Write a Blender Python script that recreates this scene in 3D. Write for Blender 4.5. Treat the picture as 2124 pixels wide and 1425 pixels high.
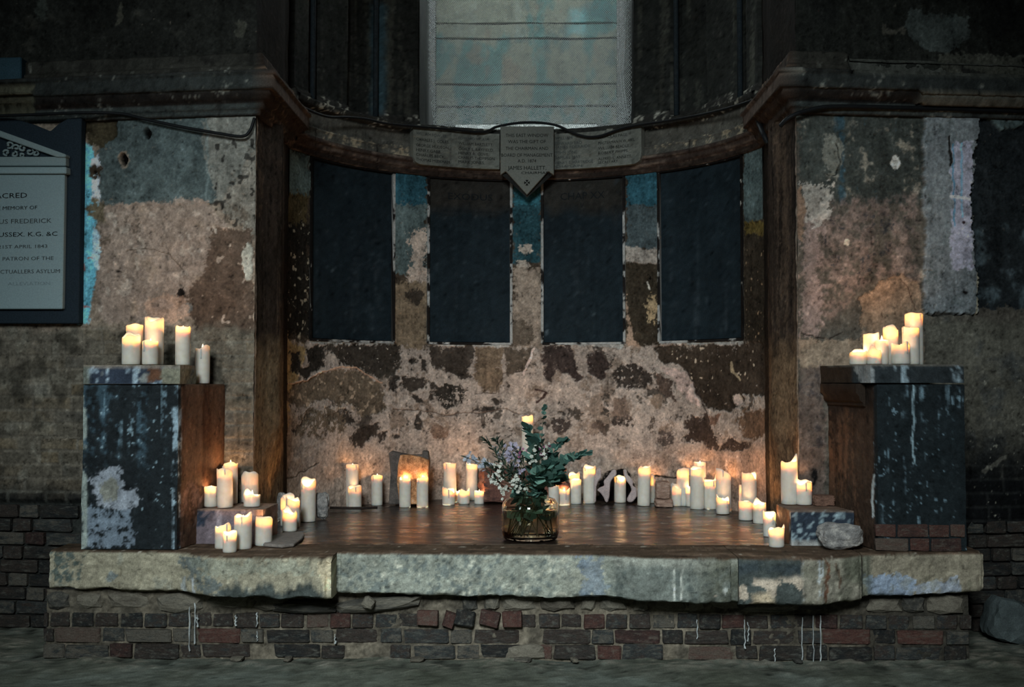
import bpy, bmesh, math, random
import numpy as np
from mathutils import Vector, Matrix

for o in list(bpy.data.objects):
    bpy.data.objects.remove(o, do_unlink=True)
scene = bpy.context.scene
COL = scene.collection

# ------------------------------------------------------------------ camera
F = 2300.0                       # focal length in pixels of the 2124 px wide frame
CX, CY = 1062.0, 712.5
CAM = np.array([0.0, 0.0, 1.36])
YAW = 28.0 / F
PITCH = math.atan(77.5 / F)
cam_data = bpy.data.cameras.new('camera')
cam_data.sensor_width = 36.0
cam_data.sensor_fit = 'HORIZONTAL'
cam_data.lens = 36.0 * F / 2124.0
cam_data.clip_end = 200
cam = bpy.data.objects.new('camera', cam_data)
cam.location = CAM
cam.rotation_euler = (math.pi / 2 + PITCH, 0, YAW)
COL.objects.link(cam)
scene.camera = cam

# ------------------------------------------------------------------ sky, daylight, exposure
world = bpy.data.worlds.new('overcast_sky')
scene.world = world
world.use_nodes = True
wb = world.node_tree.nodes['Background']
wb.inputs['Color'].default_value = (0.74, 0.84, 0.86, 1)
wb.inputs['Strength'].default_value = 7.5
scene.view_settings.view_transform = 'Standard'
scene.view_settings.look = 'None'
scene.view_settings.gamma = 1.0
scene.view_settings.use_curve_mapping = False
scene.view_settings.exposure = 0.0
try:                                       # light-path depth only; keeps the many-candle interior quick
    cy = scene.cycles
    cy.max_bounces = 8; cy.diffuse_bounces = 3; cy.glossy_bounces = 3; cy.transmission_bounces = 8; cy.transparent_max_bounces = 8
except AttributeError:
    pass

def area_window(name, loc, target, sx, sy, power, color, spread=180):
    d = bpy.data.lights.new(name, 'AREA')
    d.shape = 'RECTANGLE'; d.size = sx; d.size_y = sy
    d.energy = power; d.color = color; d.spread = math.radians(spread)
    o = bpy.data.objects.new(name, d)
    o.location = loc
    v = Vector(target) - Vector(loc)
    o.rotation_euler = v.to_track_quat('-Z', 'Y').to_euler()
    COL.objects.link(o)
    return o
# daylight entering by the nave's high west and north windows behind the photographer
area_window('west_window_daylight', (-1.0, -2.6, 4.6), (0.0, 5.6, 0.8), 1.6, 1.8, 53, (0.86, 0.97, 1.0), 50)
area_window('north_window_daylight', (-4.3, 1.8, 3.4), (0.6, 6.5, 1.0), 1.2, 2.2, 16, (0.76, 0.95, 1.0), 110)

CANDLE_W = 0.32                  # power of one flame

# ------------------------------------------------------------------ projection helpers
_f = np.array([-math.sin(YAW) * math.cos(PITCH), math.cos(YAW) * math.cos(PITCH), math.sin(PITCH)])
_r = np.array([math.cos(YAW), math.sin(YAW), 0.0])
_u = np.cross(_r, _f)
def proj(P):
    d = P - CAM
    w = np.maximum(d @ _f, 0.05)
    return CX + F * (d @ _r) / w, CY - F * (d @ _u) / w
def ray(px, py):
    return _f + _r * ((px - CX) / F) - _u * ((py - CY) / F)
def at(px, py, Y):
    d = ray(px, py); return CAM + d * (Y / d[1])
def atz(px, py, z):
    d = ray(px, py); return CAM + d * ((z - CAM[2]) / d[2])
def xat(px, Y): return at(px, 790, Y)[0]
def zat(py, Y, px=1090): return at(px, py, Y)[2]
# the apse: a half round of radius AR about (0, AY)
AY, AR = 6.40, 1.52
HALF, FLANK_Y = 1.465, 5.97
MOUTH_Y = AY + math.sqrt(AR * AR - HALF * HALF)
LEDGE = 0.53
def oncyl(px, py, R=AR):
    d = ray(px, py)
    ox, oy = CAM[0], CAM[1] - AY
    a = d[0] ** 2 + d[1] ** 2; b = 2 * (ox * d[0] + oy * d[1]); c = ox * ox + oy * oy - R * R
    t = (-b + math.sqrt(max(b * b - 4 * a * c, 0))) / (2 * a)
    p = CAM + d * t
    return math.atan2(p[0], p[1] - AY), p[2]
def cyl(th, z, R=AR):
    return np.array([R * math.sin(th), AY + R * math.cos(th), z])
def back_y(x):
    x = abs(x)
    if x < HALF: return AY + math.sqrt(AR * AR - x * x)
    return FLANK_Y + (x - HALF) * math.tan(math.radians(7))

# ------------------------------------------------------------------ noise
_rng = np.random.RandomState(7)
_tab = _rng.rand(65536)
def vnoise(p):
    i = np.floor(p).astype(np.int64); f = p - i
    f = f * f * (3 - 2 * f)
    def h(dx, dy, dz):
        return _tab[((i[:, 0] + dx) * 73856093 ^ (i[:, 1] + dy) * 19349663 ^ (i[:, 2] + dz) * 83492791) & 65535]
    fx, fy, fz = f[:, 0], f[:, 1], f[:, 2]
    a = h(0,0,0) * (1 - fx) + h(1,0,0) * fx
    b = h(0,1,0) * (1 - fx) + h(1,1,0) * fx
    c = h(0,0,1) * (1 - fx) + h(1,0,1) * fx
    d = h(0,1,1) * (1 - fx) + h(1,1,1) * fx
    return (a * (1 - fy) + b * fy) * (1 - fz) + (c * (1 - fy) + d * fy) * fz
def fbm(P, freq, octv=4, seed=0, stretch=(1, 1, 1)):
    q = P * (np.array(stretch) * freq) + np.array([seed * 17.31, seed * 5.77, seed * 29.9])
    out = np.zeros(len(P)); amp = 1.0; tot = 0.0
    for k in range(octv):
        out += amp * vnoise(q); tot += amp
        q = q * 2.03 + 11.7; amp *= 0.55
    return (out / tot - 0.5) * 2.6          # about -1..1

def lin(c):
    c = np.asarray(c, float) / 255.0
    return np.where(c <= 0.04045, c / 12.92, ((c + 0.055) / 1.055) ** 2.4)
GAIN = 3.1
def C(r, g, b, k=1.0):                       # surface colour, from how it reads in the dim light
    return np.minimum(lin((r, g, b)) * GAIN * k, 0.85)

def poly_sd(px, py, pts, pad=40.0):
    pts = np.asarray(pts, float)
    out = np.full(len(px), -pad)
    lo = pts.min(0) - pad; hi = pts.max(0) + pad
    m = (px > lo[0]) & (px < hi[0]) & (py > lo[1]) & (py < hi[1])
    if not m.any(): return out
    x, y = px[m], py[m]
    d2 = np.full(len(x), 1e9); inside = np.zeros(len(x), bool)
    n = len(pts)
    for i in range(n):
        x0, y0 = pts[i]; x1, y1 = pts[(i + 1) % n]
        ex, ey = x1 - x0, y1 - y0
        t = np.clip(((x - x0) * ex + (y - y0) * ey) / (ex * ex + ey * ey + 1e-9), 0, 1)
        d2 = np.minimum(d2, (x - x0 - t * ex) ** 2 + (y - y0 - t * ey) ** 2)
        c = ((y0 > y) != (y1 > y)) & (x < (x1 - x0) * (y - y0) / ((y1 - y0) + 1e-12) + x0)
        inside ^= c
    d = np.sqrt(d2)
    out[m] = np.clip(np.where(inside, d, -d), -pad, None)
    return out

class Canvas:
    """Pigment and relief of a wall: patches are laid out where the photograph shows them and stay on the surface."""
    def __init__(self, P, scale=1.0):
        self.P = P
        self.px, self.py = proj(P)
        self.n = len(P)
        self.col = np.zeros((self.n, 3)); self.disp = np.zeros(self.n)
        self.nb = fbm(P, 3.0, 4, 1); self.nm = fbm(P, 11.0, 4, 2)
        self.nf = fbm(P, 45.0, 3, 3); self.ns = fbm(P, 34.0, 3, 9, (1, 1, 0.10))
        self.nv = fbm(P, 95.0, 2, 13); self.nw = fbm(P, 26.0, 4, 17)
        self.nx = fbm(P, 20.0, 3, 5); self.ny = fbm(P, 20.0, 3, 6)
    def fill(self, c, var=0.15):
        self.col[:] = c
        self.col *= (1 + var * self.nm + 0.5 * var * self.nf + 0.6 * var * self.nb)[:, None]
    def put(self, m, c, d=None, var=0.15):
        m = np.clip(m, 0, 1)
        cc = np.asarray(c)[None, :] * (1 + var * self.nm + 0.7 * var * self.nf)[:, None]
        self.col = self.col * (1 - m[:, None]) + cc * m[:, None]
        if d is not None: self.disp = self.disp * (1 - m) + d * m
    def poly(self, pts, c, amp=7, soft=3.0, op=1.0, d=None, var=0.22, speck=0.0, wear=0.6):
        s = poly_sd(self.px + 5 * self.nx, self.py + 5 * self.ny, pts)
        f = s + amp * 1.35 * (0.6 * self.nm + 0.8 * self.nf + 0.45 * self.nv)
        if speck: f = np.minimum(f, (self.nf * 12 + self.nm * 9 + self.nv * 7 + (0.5 - speck) * -22))
        m = np.clip(0.5 + f / soft, 0, 1) * op
        self.put(m * self.worn(s, wear), c, d, var)
    def worn(self, s, wear):
        g = self.nw + 0.5 * self.nv - np.clip(s, 0, 30) / 60
        return 1 - wear * np.clip((g - 0.38) / 0.22, 0, 1)
    def ell(self, x, y, rx, ry, c, amp=6, soft=2.5, op=1.0, d=None, rot=0.0, speck=0.0, var=0.15, wear=0.55):
        cr, sr = math.cos(rot), math.sin(rot)
        dx = self.px - x + 3 * self.nx; dy = self.py - y + 3 * self.ny
        u = (dx * cr + dy * sr) / rx; v = (-dx * sr + dy * cr) / ry
        s = (1 - np.sqrt(u * u + v * v)) * min(rx, ry)
        f = s + amp * 1.3 * (0.6 * self.nm + 0.8 * self.nf + 0.45 * self.nv) * (np.abs(s) < 40)
        if speck: f = np.minimum(f, (self.nf * 12 + self.nm * 9 + self.nv * 7 + (0.5 - speck) * -22))
        self.put(np.clip(0.5 + f / soft, 0, 1) * op * self.worn(s, wear), c, d, var)
    def rect(self, x0, x1, y0, y1, c, **k):
        self.poly([(x0, y0), (x1, y0), (x1, y1), (x0, y1)], c, **k)
    def flecks(self, c, thr=0.62, mask=None, soft=0.12, op=0.9, seed=20, freq=60, stretch=(1, 1, 1), d=None):
        n = fbm(self.P, freq, 2, seed, stretch)
        m = np.clip((n - thr) / soft, 0, 1) * op
        if mask is not None: m = m * mask
        self.put(m, c, d)
    def region(self, pts, soft=12):
        return np.clip(0.5 + poly_sd(self.px + 6 * self.nx, self.py + 6 * self.ny, pts) / soft, 0, 1)
    def line(self, pts, w, c, amp=2.0, op=1.0, d=None):
        best = np.full(self.n, 1e9)
        x = self.px + amp * 2 * self.nx; y = self.py + amp * 2 * self.ny
        for (x0, y0), (x1, y1) in zip(pts[:-1], pts[1:]):
            ex, ey = x1 - x0, y1 - y0
            t = np.clip(((x - x0) * ex + (y - y0) * ey) / (ex * ex + ey * ey + 1e-9), 0, 1)
            best = np.minimum(best, np.hypot(x - x0 - t * ex, y - y0 - t * ey))
        self.put(np.clip(0.5 + (w / 2 - best) / 1.6, 0, 1) * op, c, d)
    def weather(self, k=1.0, cracks=0.5, scuffs=0.4, contrast=0.42):
        """grime, scuffs and hairline cracks over everything"""
        P = self.P
        a = fbm(P, 6.0, 5, 150); b = fbm(P, 30.0, 4, 151); e = fbm(P, 90.0, 2, 152)
        self.col *= np.clip(1 + k * (0.24 * a + 0.26 * b + 0.26 * e + 0.16 * self.ns + 0.10 * self.nv), 0.35, 1.9)[:, None]
        L0 = 0.30; Lm = self.col @ np.array([0.3, 0.6, 0.1])
        self.col *= (np.clip((Lm / L0) ** contrast, 0.4, 1.35))[:, None]
        w = P + 0.05 * np.column_stack([self.nx, self.ny, self.nm])
        r = np.abs(fbm(w, 4.5, 3, 153)); ln = np.clip((0.022 - r) / 0.014, 0, 1) * np.clip(fbm(P, 2.0, 2, 154) * 2, 0, 1)
        self.col *= (1 - cracks * ln)[:, None]; self.disp -= 0.003 * ln
        sc = np.clip((b * 0.6 + e * 0.7 - 0.62) / 0.2, 0, 1) * scuffs
        self.col = self.col * (1 - sc[:, None]) + (self.col * 1.5 + 0.02) * sc[:, None]
        dk = np.clip((-b * 0.7 - e * 0.6 - 0.6) / 0.2, 0, 1) * 0.5
        self.col *= (1 - dk)[:, None]; self.disp += 0.0012 * e + 0.0015 * b
    def streaks(self, c, thr=0.3, mask=None, op=0.8, seed=31, freq=30, soft=0.25):
        n = fbm(self.P, freq, 3, seed, (1, 1, 0.07)) + 0.45 * self.nf
        m = np.clip((n - thr) / soft, 0, 1) * op
        if mask is not None: m = m * mask
        self.put(m, c)
def brick_field(x, z, bh=0.075, seed=0):
    row = np.floor(z / bh)
    off = ((row * 0.37 + seed) % 1.0) * 0.34
    per = 0.345
    k = np.floor((x + off) / per); t = (x + off) - k * per
    head = t > 0.225
    dx = np.minimum(np.where(head, t - 0.225, t), np.where(head, per - t, 0.225 - t))
    dz = np.minimum(z - row * bh, (row + 1) * bh - z)
    d = np.minimum(dx, dz)
    idx = (row * 131 + k * 17 + head * 7).astype(np.int64)
    return d, _tab[(idx * 7919) & 65535]

# ------------------------------------------------------------------ mesh helpers
def tag(o, label=None, cat=None, group=None, kind=None):
    if label: o['label'] = label
    if cat: o['category'] = cat
    if group: o['group'] = group
    if kind: o['kind'] = kind
    return o
def link(o, parent=None):
    COL.objects.link(o)
    if parent is not None: o.parent = parent
    return o
def empty(name, loc=(0, 0, 0), rz=0.0):
    o = bpy.data.objects.new(name, None)
    o.location = loc; o.rotation_euler = (0, 0, rz); o.empty_display_size = 0.05
    COL.objects.link(o); return o
def mesh_np(name, verts, faces, col=None, mat=None, parent=None, smooth=True):
    me = bpy.data.meshes.new(name)
    verts = np.asarray(verts, np.float32)
    if isinstance(faces, np.ndarray) and faces.ndim == 2:
        nf, k = faces.shape
        me.vertices.add(len(verts)); me.vertices.foreach_set('co', verts.ravel())
        me.loops.add(nf * k); me.loops.foreach_set('vertex_index', faces.astype(np.int32).ravel())
        me.polygons.add(nf); me.polygons.foreach_set('loop_start', np.arange(0, nf * k, k, dtype=np.int32))
        me.update(calc_edges=True)
    else:
        me.from_pydata([tuple(map(float, v)) for v in verts], [], [list(map(int, f)) for f in faces])
    if col is not None:
        a = me.color_attributes.new('col', 'FLOAT_COLOR', 'POINT')
        rgba = np.ones((len(verts), 4), np.float32); rgba[:, :3] = np.clip(col, 0.001, 0.9)
        a.data.foreach_set('color', rgba.ravel())
    if smooth:
        me.polygons.foreach_set('use_smooth', np.ones(len(me.polygons), bool))
    me.validate(); me.update()
    if mat: me.materials.append(mat)
    o = bpy.data.objects.new(name, me)
    link(o, parent)
    return o
def grid_faces(n, m, close_m=False):
    a = np.arange(n * m).reshape(n, m)
    if close_m: a = np.concatenate([a, a[:, :1]], 1)
    return np.stack([a[:-1, :-1], a[:-1, 1:], a[1:, 1:], a[1:, :-1]], -1).reshape(-1, 4)
def grid_normals(G):
    du = np.gradient(G, axis=1); dv = np.gradient(G, axis=0)
    N = np.cross(du, dv); N /= (np.linalg.norm(N, axis=-1, keepdims=True) + 1e-9)
    return N
def surface(name, G, paint, mat, face_to=None, parent=None, weather=1.0, contrast=0.42):
    """grid G (n, m, 3) painted and given relief; its normal is made to look at face_to."""
    n, m, _ = G.shape
    N = grid_normals(G)
    tgt = CAM if face_to is None else np.asarray(face_to)
    c = G[n // 2, m // 2]
    sgn = 1.0 if np.dot(N[n // 2, m // 2], tgt - c) > 0 else -1.0
    N = N * sgn
    cv = Canvas(G.reshape(-1, 3))
    paint(cv)
    if weather: cv.weather(weather, contrast=contrast)
    P = G.reshape(-1, 3) + N.reshape(-1, 3) * cv.disp[:, None]
    fa = grid_faces(n, m)
    if sgn < 0: fa = fa[:, ::-1]
    return mesh_np(name, P, fa, cv.col, mat, parent)
def loft(name, G, paint, mat, parent=None, close=True, caps=True, smooth=True, rough=0.0, rfreq=9, weather=0.9, contrast=0.1):
    """sections G (n, m, 3), closed round m, end caps."""
    n, m, _ = G.shape
    P = G.reshape(-1, 3).copy()
    if rough:
        cen = G.mean(1, keepdims=True)
        out = (G - cen).reshape(-1, 3); out /= (np.linalg.norm(out, axis=1, keepdims=True) + 1e-9)
        P += out * (rough * (fbm(P, rfreq, 4, 41) + 0.4 * fbm(P, rfreq * 4, 2, 42)))[:, None]
    cv = Canvas(P)
    if paint:
        paint(cv)
        if weather: cv.weather(weather, contrast=contrast)
    fa = [list(f) for f in grid_faces(n, m, close)]
    if caps and close:
        fa.append(list(range(m))[::-1]); fa.append(list(range((n - 1) * m, n * m)))
    o = mesh_np(name, P, fa, cv.col if paint else None, mat, parent, smooth)
    bm = bmesh.new(); bm.from_mesh(o.data)
    bmesh.ops.recalc_face_normals(bm, faces=bm.faces)
    bm.to_mesh(o.data); bm.free()
    if smooth:
        o.data.set_sharp_from_angle(angle=math.radians(50))
    return o
def resample(pts, step):
    pts = np.asarray(pts, float); out = [pts[0]]
    for a, b in zip(pts[:-1], pts[1:]):
        k = max(1, int(round(np.linalg.norm(b - a) / step)))
        for i in range(1, k + 1): out.append(a + (b - a) * i / k)
    return np.array(out)
def prism(name, plan, z0, z1, res, paint, mat, parent=None, rough=0.006, rfreq=9, rings=4, taper=0.0):
    """upright block: plan outline (x, y) subdivided, sides gridded, top closed in rings."""
    pl = resample(list(plan) + [plan[0]], res)[:-1]
    nz = max(3, int(round((z1 - z0) / res)))
    c = pl.mean(0); secs = []
    def ringz(s, z): return np.column_stack([c[0] + (pl[:, 0] - c[0]) * s, c[1] + (pl[:, 1] - c[1]) * s, np.full(len(pl), z)])
    secs.append(ringz(0.97, z0))
    for i in range(nz + 1):
        t = i / nz
        secs.append(ringz(1 - taper * t, z0 + (z1 - z0) * (0.004 + 0.988 * t)))
    for s in np.linspace(0.985, 0.05, rings + 1): secs.append(ringz(s * (1 - taper), z1))
    return loft(name, np.array(secs), paint, mat, parent, rough=rough, rfreq=rfreq)
def extrude_poly(name, pts3, vec, mat, parent=None, bevel=0.004, col=None):
    """a flat outline in space given depth along vec."""
    bm = bmesh.new()
    vs = [bm.verts.new(Vector(p)) for p in pts3]
    f = bm.faces.new(vs)
    r = bmesh.ops.extrude_face_region(bm, geom=[f])
    nv = [g for g in r['geom'] if isinstance(g, bmesh.types.BMVert)]
    bmesh.ops.translate(bm, verts=nv, vec=Vector(vec))
    bmesh.ops.recalc_face_normals(bm, faces=bm.faces)
    if bevel:
        bmesh.ops.bevel(bm, geom=list(bm.edges), offset=bevel, segments=1, affect='EDGES', clamp_overlap=True)
    me = bpy.data.meshes.new(name); bm.to_mesh(me); bm.free()
    if mat: me.materials.append(mat)
    o = bpy.data.objects.new(name, me); link(o, parent); return o
def tube(name, pts, r, mat, parent=None, sides=8, taper=None):
    pts = [Vector(p) for p in pts]; n = len(pts); V = []; Fc = []
    up = Vector((0, 0, 1))
    for i, p in enumerate(pts):
        d = (pts[min(i + 1, n - 1)] - pts[max(i - 1, 0)]).normalized()
        a = d.cross(up)
        if a.length < 1e-3: a = d.cross(Vector((1, 0, 0)))
        a.normalize(); b = a.cross(d)
        rr = r if taper is None else r * (1 - (1 - taper) * i / (n - 1))
        for k in range(sides):
            t = 2 * math.pi * k / sides
            V.append(p + a * (rr * math.cos(t)) + b * (rr * math.sin(t)))
    for i in range(n - 1):
        for k in range(sides):
            k2 = (k + 1) % sides
            Fc.append([i * sides + k, i * sides + k2, (i + 1) * sides + k2, (i + 1) * sides + k])
    Fc.append(list(range(sides))[::-1]); Fc.append([(n - 1) * sides + k for k in range(sides)])
    o = mesh_np(name, V, Fc, None, mat, parent)
    return o
def lathe(name, prof, seg, mat, parent=None, loc=(0, 0, 0)):
    V = []; Fc = []
    for r, z in prof:
        for k in range(seg):
            t = 2 * math.pi * k / seg
            V.append((r * math.cos(t), r * math.sin(t), z))
    n = len(prof)
    for i in range(n - 1):
        for k in range(seg):
            k2 = (k + 1) % seg
            Fc.append([i * seg + k, i * seg + k2, (i + 1) * seg + k2, (i + 1) * seg + k])
    o = mesh_np(name, V, Fc, None, mat, parent); o.location = loc
    return o
def smooth_path(pts, k=6):
    P = [Vector(p) for p in pts]; out = []
    for i in range(len(P) - 1):
        p0 = P[max(i - 1, 0)]; p1 = P[i]; p2 = P[i + 1]; p3 = P[min(i + 2, len(P) - 1)]
        for j in range(k):
            t = j / k
            out.append(0.5 * ((2 * p1) + (p2 - p0) * t + (2 * p0 - 5 * p1 + 4 * p2 - p3) * t * t + (3 * p1 - p0 - 3 * p2 + p3) * t ** 3))
    out.append(P[-1]); return out

# ------------------------------------------------------------------ materials
def new_mat(name):
    m = bpy.data.materials.new(name); m.use_nodes = True
    nt = m.node_tree; return m, nt, nt.nodes['Principled BSDF']
def painted(name, rough=0.85, bump=0.35, bscale=90, grain=0.22, spec=0.06, rvar=0.0, stretch=(1, 1, 1), gscale=140):
    m, nt, b = new_mat(name)
    N = nt.nodes; L = nt.links
    at_ = N.new('ShaderNodeAttribute'); at_.attribute_name = 'col'
    tc = N.new('ShaderNodeTexCoord'); mp = N.new('ShaderNodeMapping'); mp.inputs['Scale'].default_value = stretch
    L.new(tc.outputs['Object'], mp.inputs['Vector'])
    n1 = N.new('ShaderNodeTexNoise'); n1.inputs['Scale'].default_value = gscale; n1.inputs['Detail'].default_value = 6; n1.inputs['Roughness'].default_value = 0.7
    L.new(mp.outputs['Vector'], n1.inputs['Vector'])
    mr = N.new('ShaderNodeMapRange'); mr.inputs['From Min'].default_value = 0.3; mr.inputs['From Max'].default_value = 0.7
    mr.inputs['To Min'].default_value = 1 - grain * 1.3; mr.inputs['To Max'].default_value = 1 + grain
    L.new(n1.outputs['Fac'], mr.inputs['Value'])
    mul = N.new('ShaderNodeVectorMath'); mul.operation = 'SCALE'
    L.new(at_.outputs['Color'], mul.inputs[0]); L.new(mr.outputs['Result'], mul.inputs['Scale'])
    L.new(mul.outputs['Vector'], b.inputs['Base Color'])
    n2 = N.new('ShaderNodeTexNoise'); n2.inputs['Scale'].default_value = bscale; n2.inputs['Detail'].default_value = 8; n2.inputs['Roughness'].default_value = 0.65
    L.new(mp.outputs['Vector'], n2.inputs['Vector'])
    bp = N.new('ShaderNodeBump'); bp.inputs['Strength'].default_value = bump; bp.inputs['Distance'].default_value = 0.006
    L.new(n2.outputs['Fac'], bp.inputs['Height']); L.new(bp.outputs['Normal'], b.inputs['Normal'])
    b.inputs['Roughness'].default_value = rough; b.inputs['Specular IOR Level'].default_value = spec
    if rvar:
        r2 = N.new('ShaderNodeMapRange'); r2.inputs['From Min'].default_value = 0.3; r2.inputs['From Max'].default_value = 0.7
        r2.inputs['To Min'].default_value = rough - rvar; r2.inputs['To Max'].default_value = rough + rvar
        n3 = N.new('ShaderNodeTexNoise'); n3.inputs['Scale'].default_value = 9; n3.inputs['Detail'].default_value = 5
        L.new(mp.outputs['Vector'], n3.inputs['Vector']); L.new(n3.outputs['Fac'], r2.inputs['Value']); L.new(r2.outputs['Result'], b.inputs['Roughness'])
    return m
def mottled(name, cols, scale=12,  rough=0.85, bump=0.4, bscale=60, stretch=(1, 1, 1), rand=False, spec=0.12, detail=6, fine=0.25, bloom=None, unit=1.0):
    """colour ramp over noise, optionally shifted from object to object."""
    m, nt, b = new_mat(name); N = nt.nodes; L = nt.links
    tc = N.new('ShaderNodeTexCoord'); mp = N.new('ShaderNodeMapping'); mp.inputs['Scale'].default_value = tuple(unit * q for q in stretch)
    L.new(tc.outputs['Object'], mp.inputs['Vector'])
    n1 = N.new('ShaderNodeTexNoise'); n1.inputs['Scale'].default_value = scale; n1.inputs['Detail'].default_value = detail; n1.inputs['Roughness'].default_value = 0.65
    src = mp.outputs['Vector']
    fac = n1.outputs['Fac']
    if rand:
        oi = N.new('ShaderNodeObjectInfo')
        ad = N.new('ShaderNodeVectorMath'); ad.operation = 'ADD'
        sc = N.new('ShaderNodeMath'); sc.operation = 'MULTIPLY'; sc.inputs[1].default_value = 57.0
        L.new(oi.outputs['Random'], sc.inputs[0]); L.new(mp.outputs['Vector'], ad.inputs[0]); L.new(sc.outputs[0], ad.inputs[1])
        src = ad.outputs['Vector']
        mx = N.new('ShaderNodeMath'); mx.operation = 'MULTIPLY_ADD'; mx.inputs[1].default_value = 0.75
        s2 = N.new('ShaderNodeMath'); s2.operation = 'MULTIPLY'; s2.inputs[1].default_value = 0.55
        L.new(oi.outputs['Random'], s2.inputs[0]); L.new(n1.outputs['Fac'], mx.inputs[0]); L.new(s2.outputs[0], mx.inputs[2])
        fac = mx.outputs[0]
    L.new(src, n1.inputs['Vector'])
    cr = N.new('ShaderNodeValToRGB'); el = cr.color_ramp.elements
    while len(el) < len(cols): el.new(0.5)
    for i, c in enumerate(cols):
        p = 0.28 + 0.44 * i / max(1, len(cols) - 1) if not rand else 0.2 + 0.7 * i / max(1, len(cols) - 1)
        el[i].position = p; el[i].color = (*c, 1)
    L.new(fac, cr.inputs['Fac'])
    n3 = N.new('ShaderNodeTexNoise'); n3.inputs['Scale'].default_value = 170; n3.inputs['Detail'].default_value = 4
    L.new(src, n3.inputs['Vector'])
    mr = N.new('ShaderNodeMapRange'); mr.inputs['From Min'].default_value = 0.3; mr.inputs['From Max'].default_value = 0.7
    mr.inputs['To Min'].default_value = 1 - fine; mr.inputs['To Max'].default_value = 1 + fine
    L.new(n3.outputs['Fac'], mr.inputs['Value'])
    mul = N.new('ShaderNodeVectorMath'); mul.operation = 'SCALE'
    L.new(cr.outputs['Color'], mul.inputs[0]); L.new(mr.outputs['Result'], mul.inputs['Scale']); L.new(mul.outputs['Vector'], b.inputs['Base Color'])
    if bloom is not None:                                   # pale salts and mortar smears over the surface
        n4 = N.new('ShaderNodeTexNoise'); n4.inputs['Scale'].default_value = 26; n4.inputs['Detail'].default_value = 8; n4.inputs['Roughness'].default_value = 0.7
        L.new(tc.outputs['Object'] if not rand else src, n4.inputs['Vector'])
        m4 = N.new('ShaderNodeMapRange'); m4.inputs['From Min'].default_value = 0.52; m4.inputs['From Max'].default_value = 0.72; m4.inputs['To Max'].default_value = 0.75
        L.new(n4.outputs['Fac'], m4.inputs['Value'])
        mx4 = N.new('ShaderNodeMix'); mx4.data_type = 'RGBA'; mx4.inputs[7].default_value = (*bloom, 1)
        L.new(m4.outputs['Result'], mx4.inputs[0]); L.new(mul.outputs['Vector'], mx4.inputs[6]); L.new(mx4.outputs[2], b.inputs['Base Color'])
    n2 = N.new('ShaderNodeTexNoise'); n2.inputs['Scale'].default_value = bscale; n2.inputs['Detail'].default_value = 7
    L.new(src, n2.inputs['Vector'])
    bp = N.new('ShaderNodeBump'); bp.inputs['Strength'].default_value = bump; bp.inputs['Distance'].default_value = 0.006
    L.new(n2.outputs['Fac'], bp.inputs['Height']); L.new(bp.outputs['Normal'], b.inputs['Normal'])
    b.inputs['Roughness'].default_value = rough; b.inputs['Specular IOR Level'].default_value = spec
    return m
M_WALL = painted('old_limewashed_plaster', 0.9, 0.45, 70, 0.2)
M_CORN = painted('moulded_cornice_plaster', 0.8, 0.3, 90, 0.25)
M_STONE = painted('ledge_stone', 0.85, 0.5, 80, 0.28)
M_BLOCK = painted('drip_stained_block', 0.7, 0.35, 70, 0.25, spec=0.12)
M_PAVE = painted('worn_brown_paving', 0.30, 0.09, 40, 0.35, spec=0.6, rvar=0.10, stretch=(0.7, 1.2, 1))
M_GROUND = painted('earth_floor', 0.92, 0.6, 30, 0.3)
M_SLATE = painted('black_slate', 0.7, 0.12, 40, 0.25, spec=0.06)
M_BRICK = mottled('sooty_brick', [C(11,13,14), C(19,20,20), C(27,25,23), C(34,29,26), C(28,30,30), C(50,47,42)], 18, 0.9, 0.9, 45, rand=True, fine=0.4, bloom=C(62, 62, 57), unit=0.15)
M_REDBRICK = mottled('red_brick', [C(18,16,16), C(34,25,23), C(48,32,28), C(50,43,38)], 20, 0.9, 0.9, 45, rand=True, fine=0.4, bloom=C(62, 58, 52), unit=0.15)
M_MORTAR = mottled('crumbling_mortar', [C(30,28,25), C(58,55,48), C(82,76,66)], 22, 0.95, 0.7, 45)
M_RUBBLE = mottled('rubble_stone', [C(22,23,23), C(42,41,38), C(72,68,60), C(54,50,44)], 22, 0.9, 0.9, 45, rand=True, unit=0.15)
M_ROCK = mottled('grey_broken_stone', [C(48,48,47), C(82,80,78), C(122,118,112)], 18, 0.9, 0.8, 38)
M_CABLE = mottled('black_cable', [C(8,9,10), C(13,14,15)], 20, 0.5, 0.1)
M_IRON = mottled('dark_iron', [C(16,14,13), C(34,26,22)], 40, 0.6, 0.3)
# ================================================================== THE SETTING
def zl(pts): return [(560 + x / 3.862, 700 + y / 3.862) for x, y in pts]
def zr(pts): return [(1080 + x / 3.662, 700 + y / 3.662) for x, y in pts]
PINK = C(103, 94, 87); TAN = C(100, 88, 76); DARK = C(40, 36, 32); BROWN = C(66, 57, 47)
OLIVE = C(64, 56, 38); GREYG = C(62, 72, 70); PALE = C(120, 116, 110); BLUE = C(36, 66, 76); UMBER = C(58, 44, 33)

# panels: outline in pixels -> (angle range, z range) on the apse
PANELS = [(645, 814, 340, 705), (890, 1058, 373, 711), (1127, 1293, 373, 711), (1369, 1539, 340, 705)]
PAN = []
for (a, b_, t, bt) in PANELS:
    m_ = (a + b_) / 2
    th0, _ = oncyl(a, 540); th1, _ = oncyl(b_, 540)
    PAN.append((th0, th1))
PZ0 = oncyl(975, 711)[1]; PZ1 = oncyl(975, 373)[1]

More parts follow.
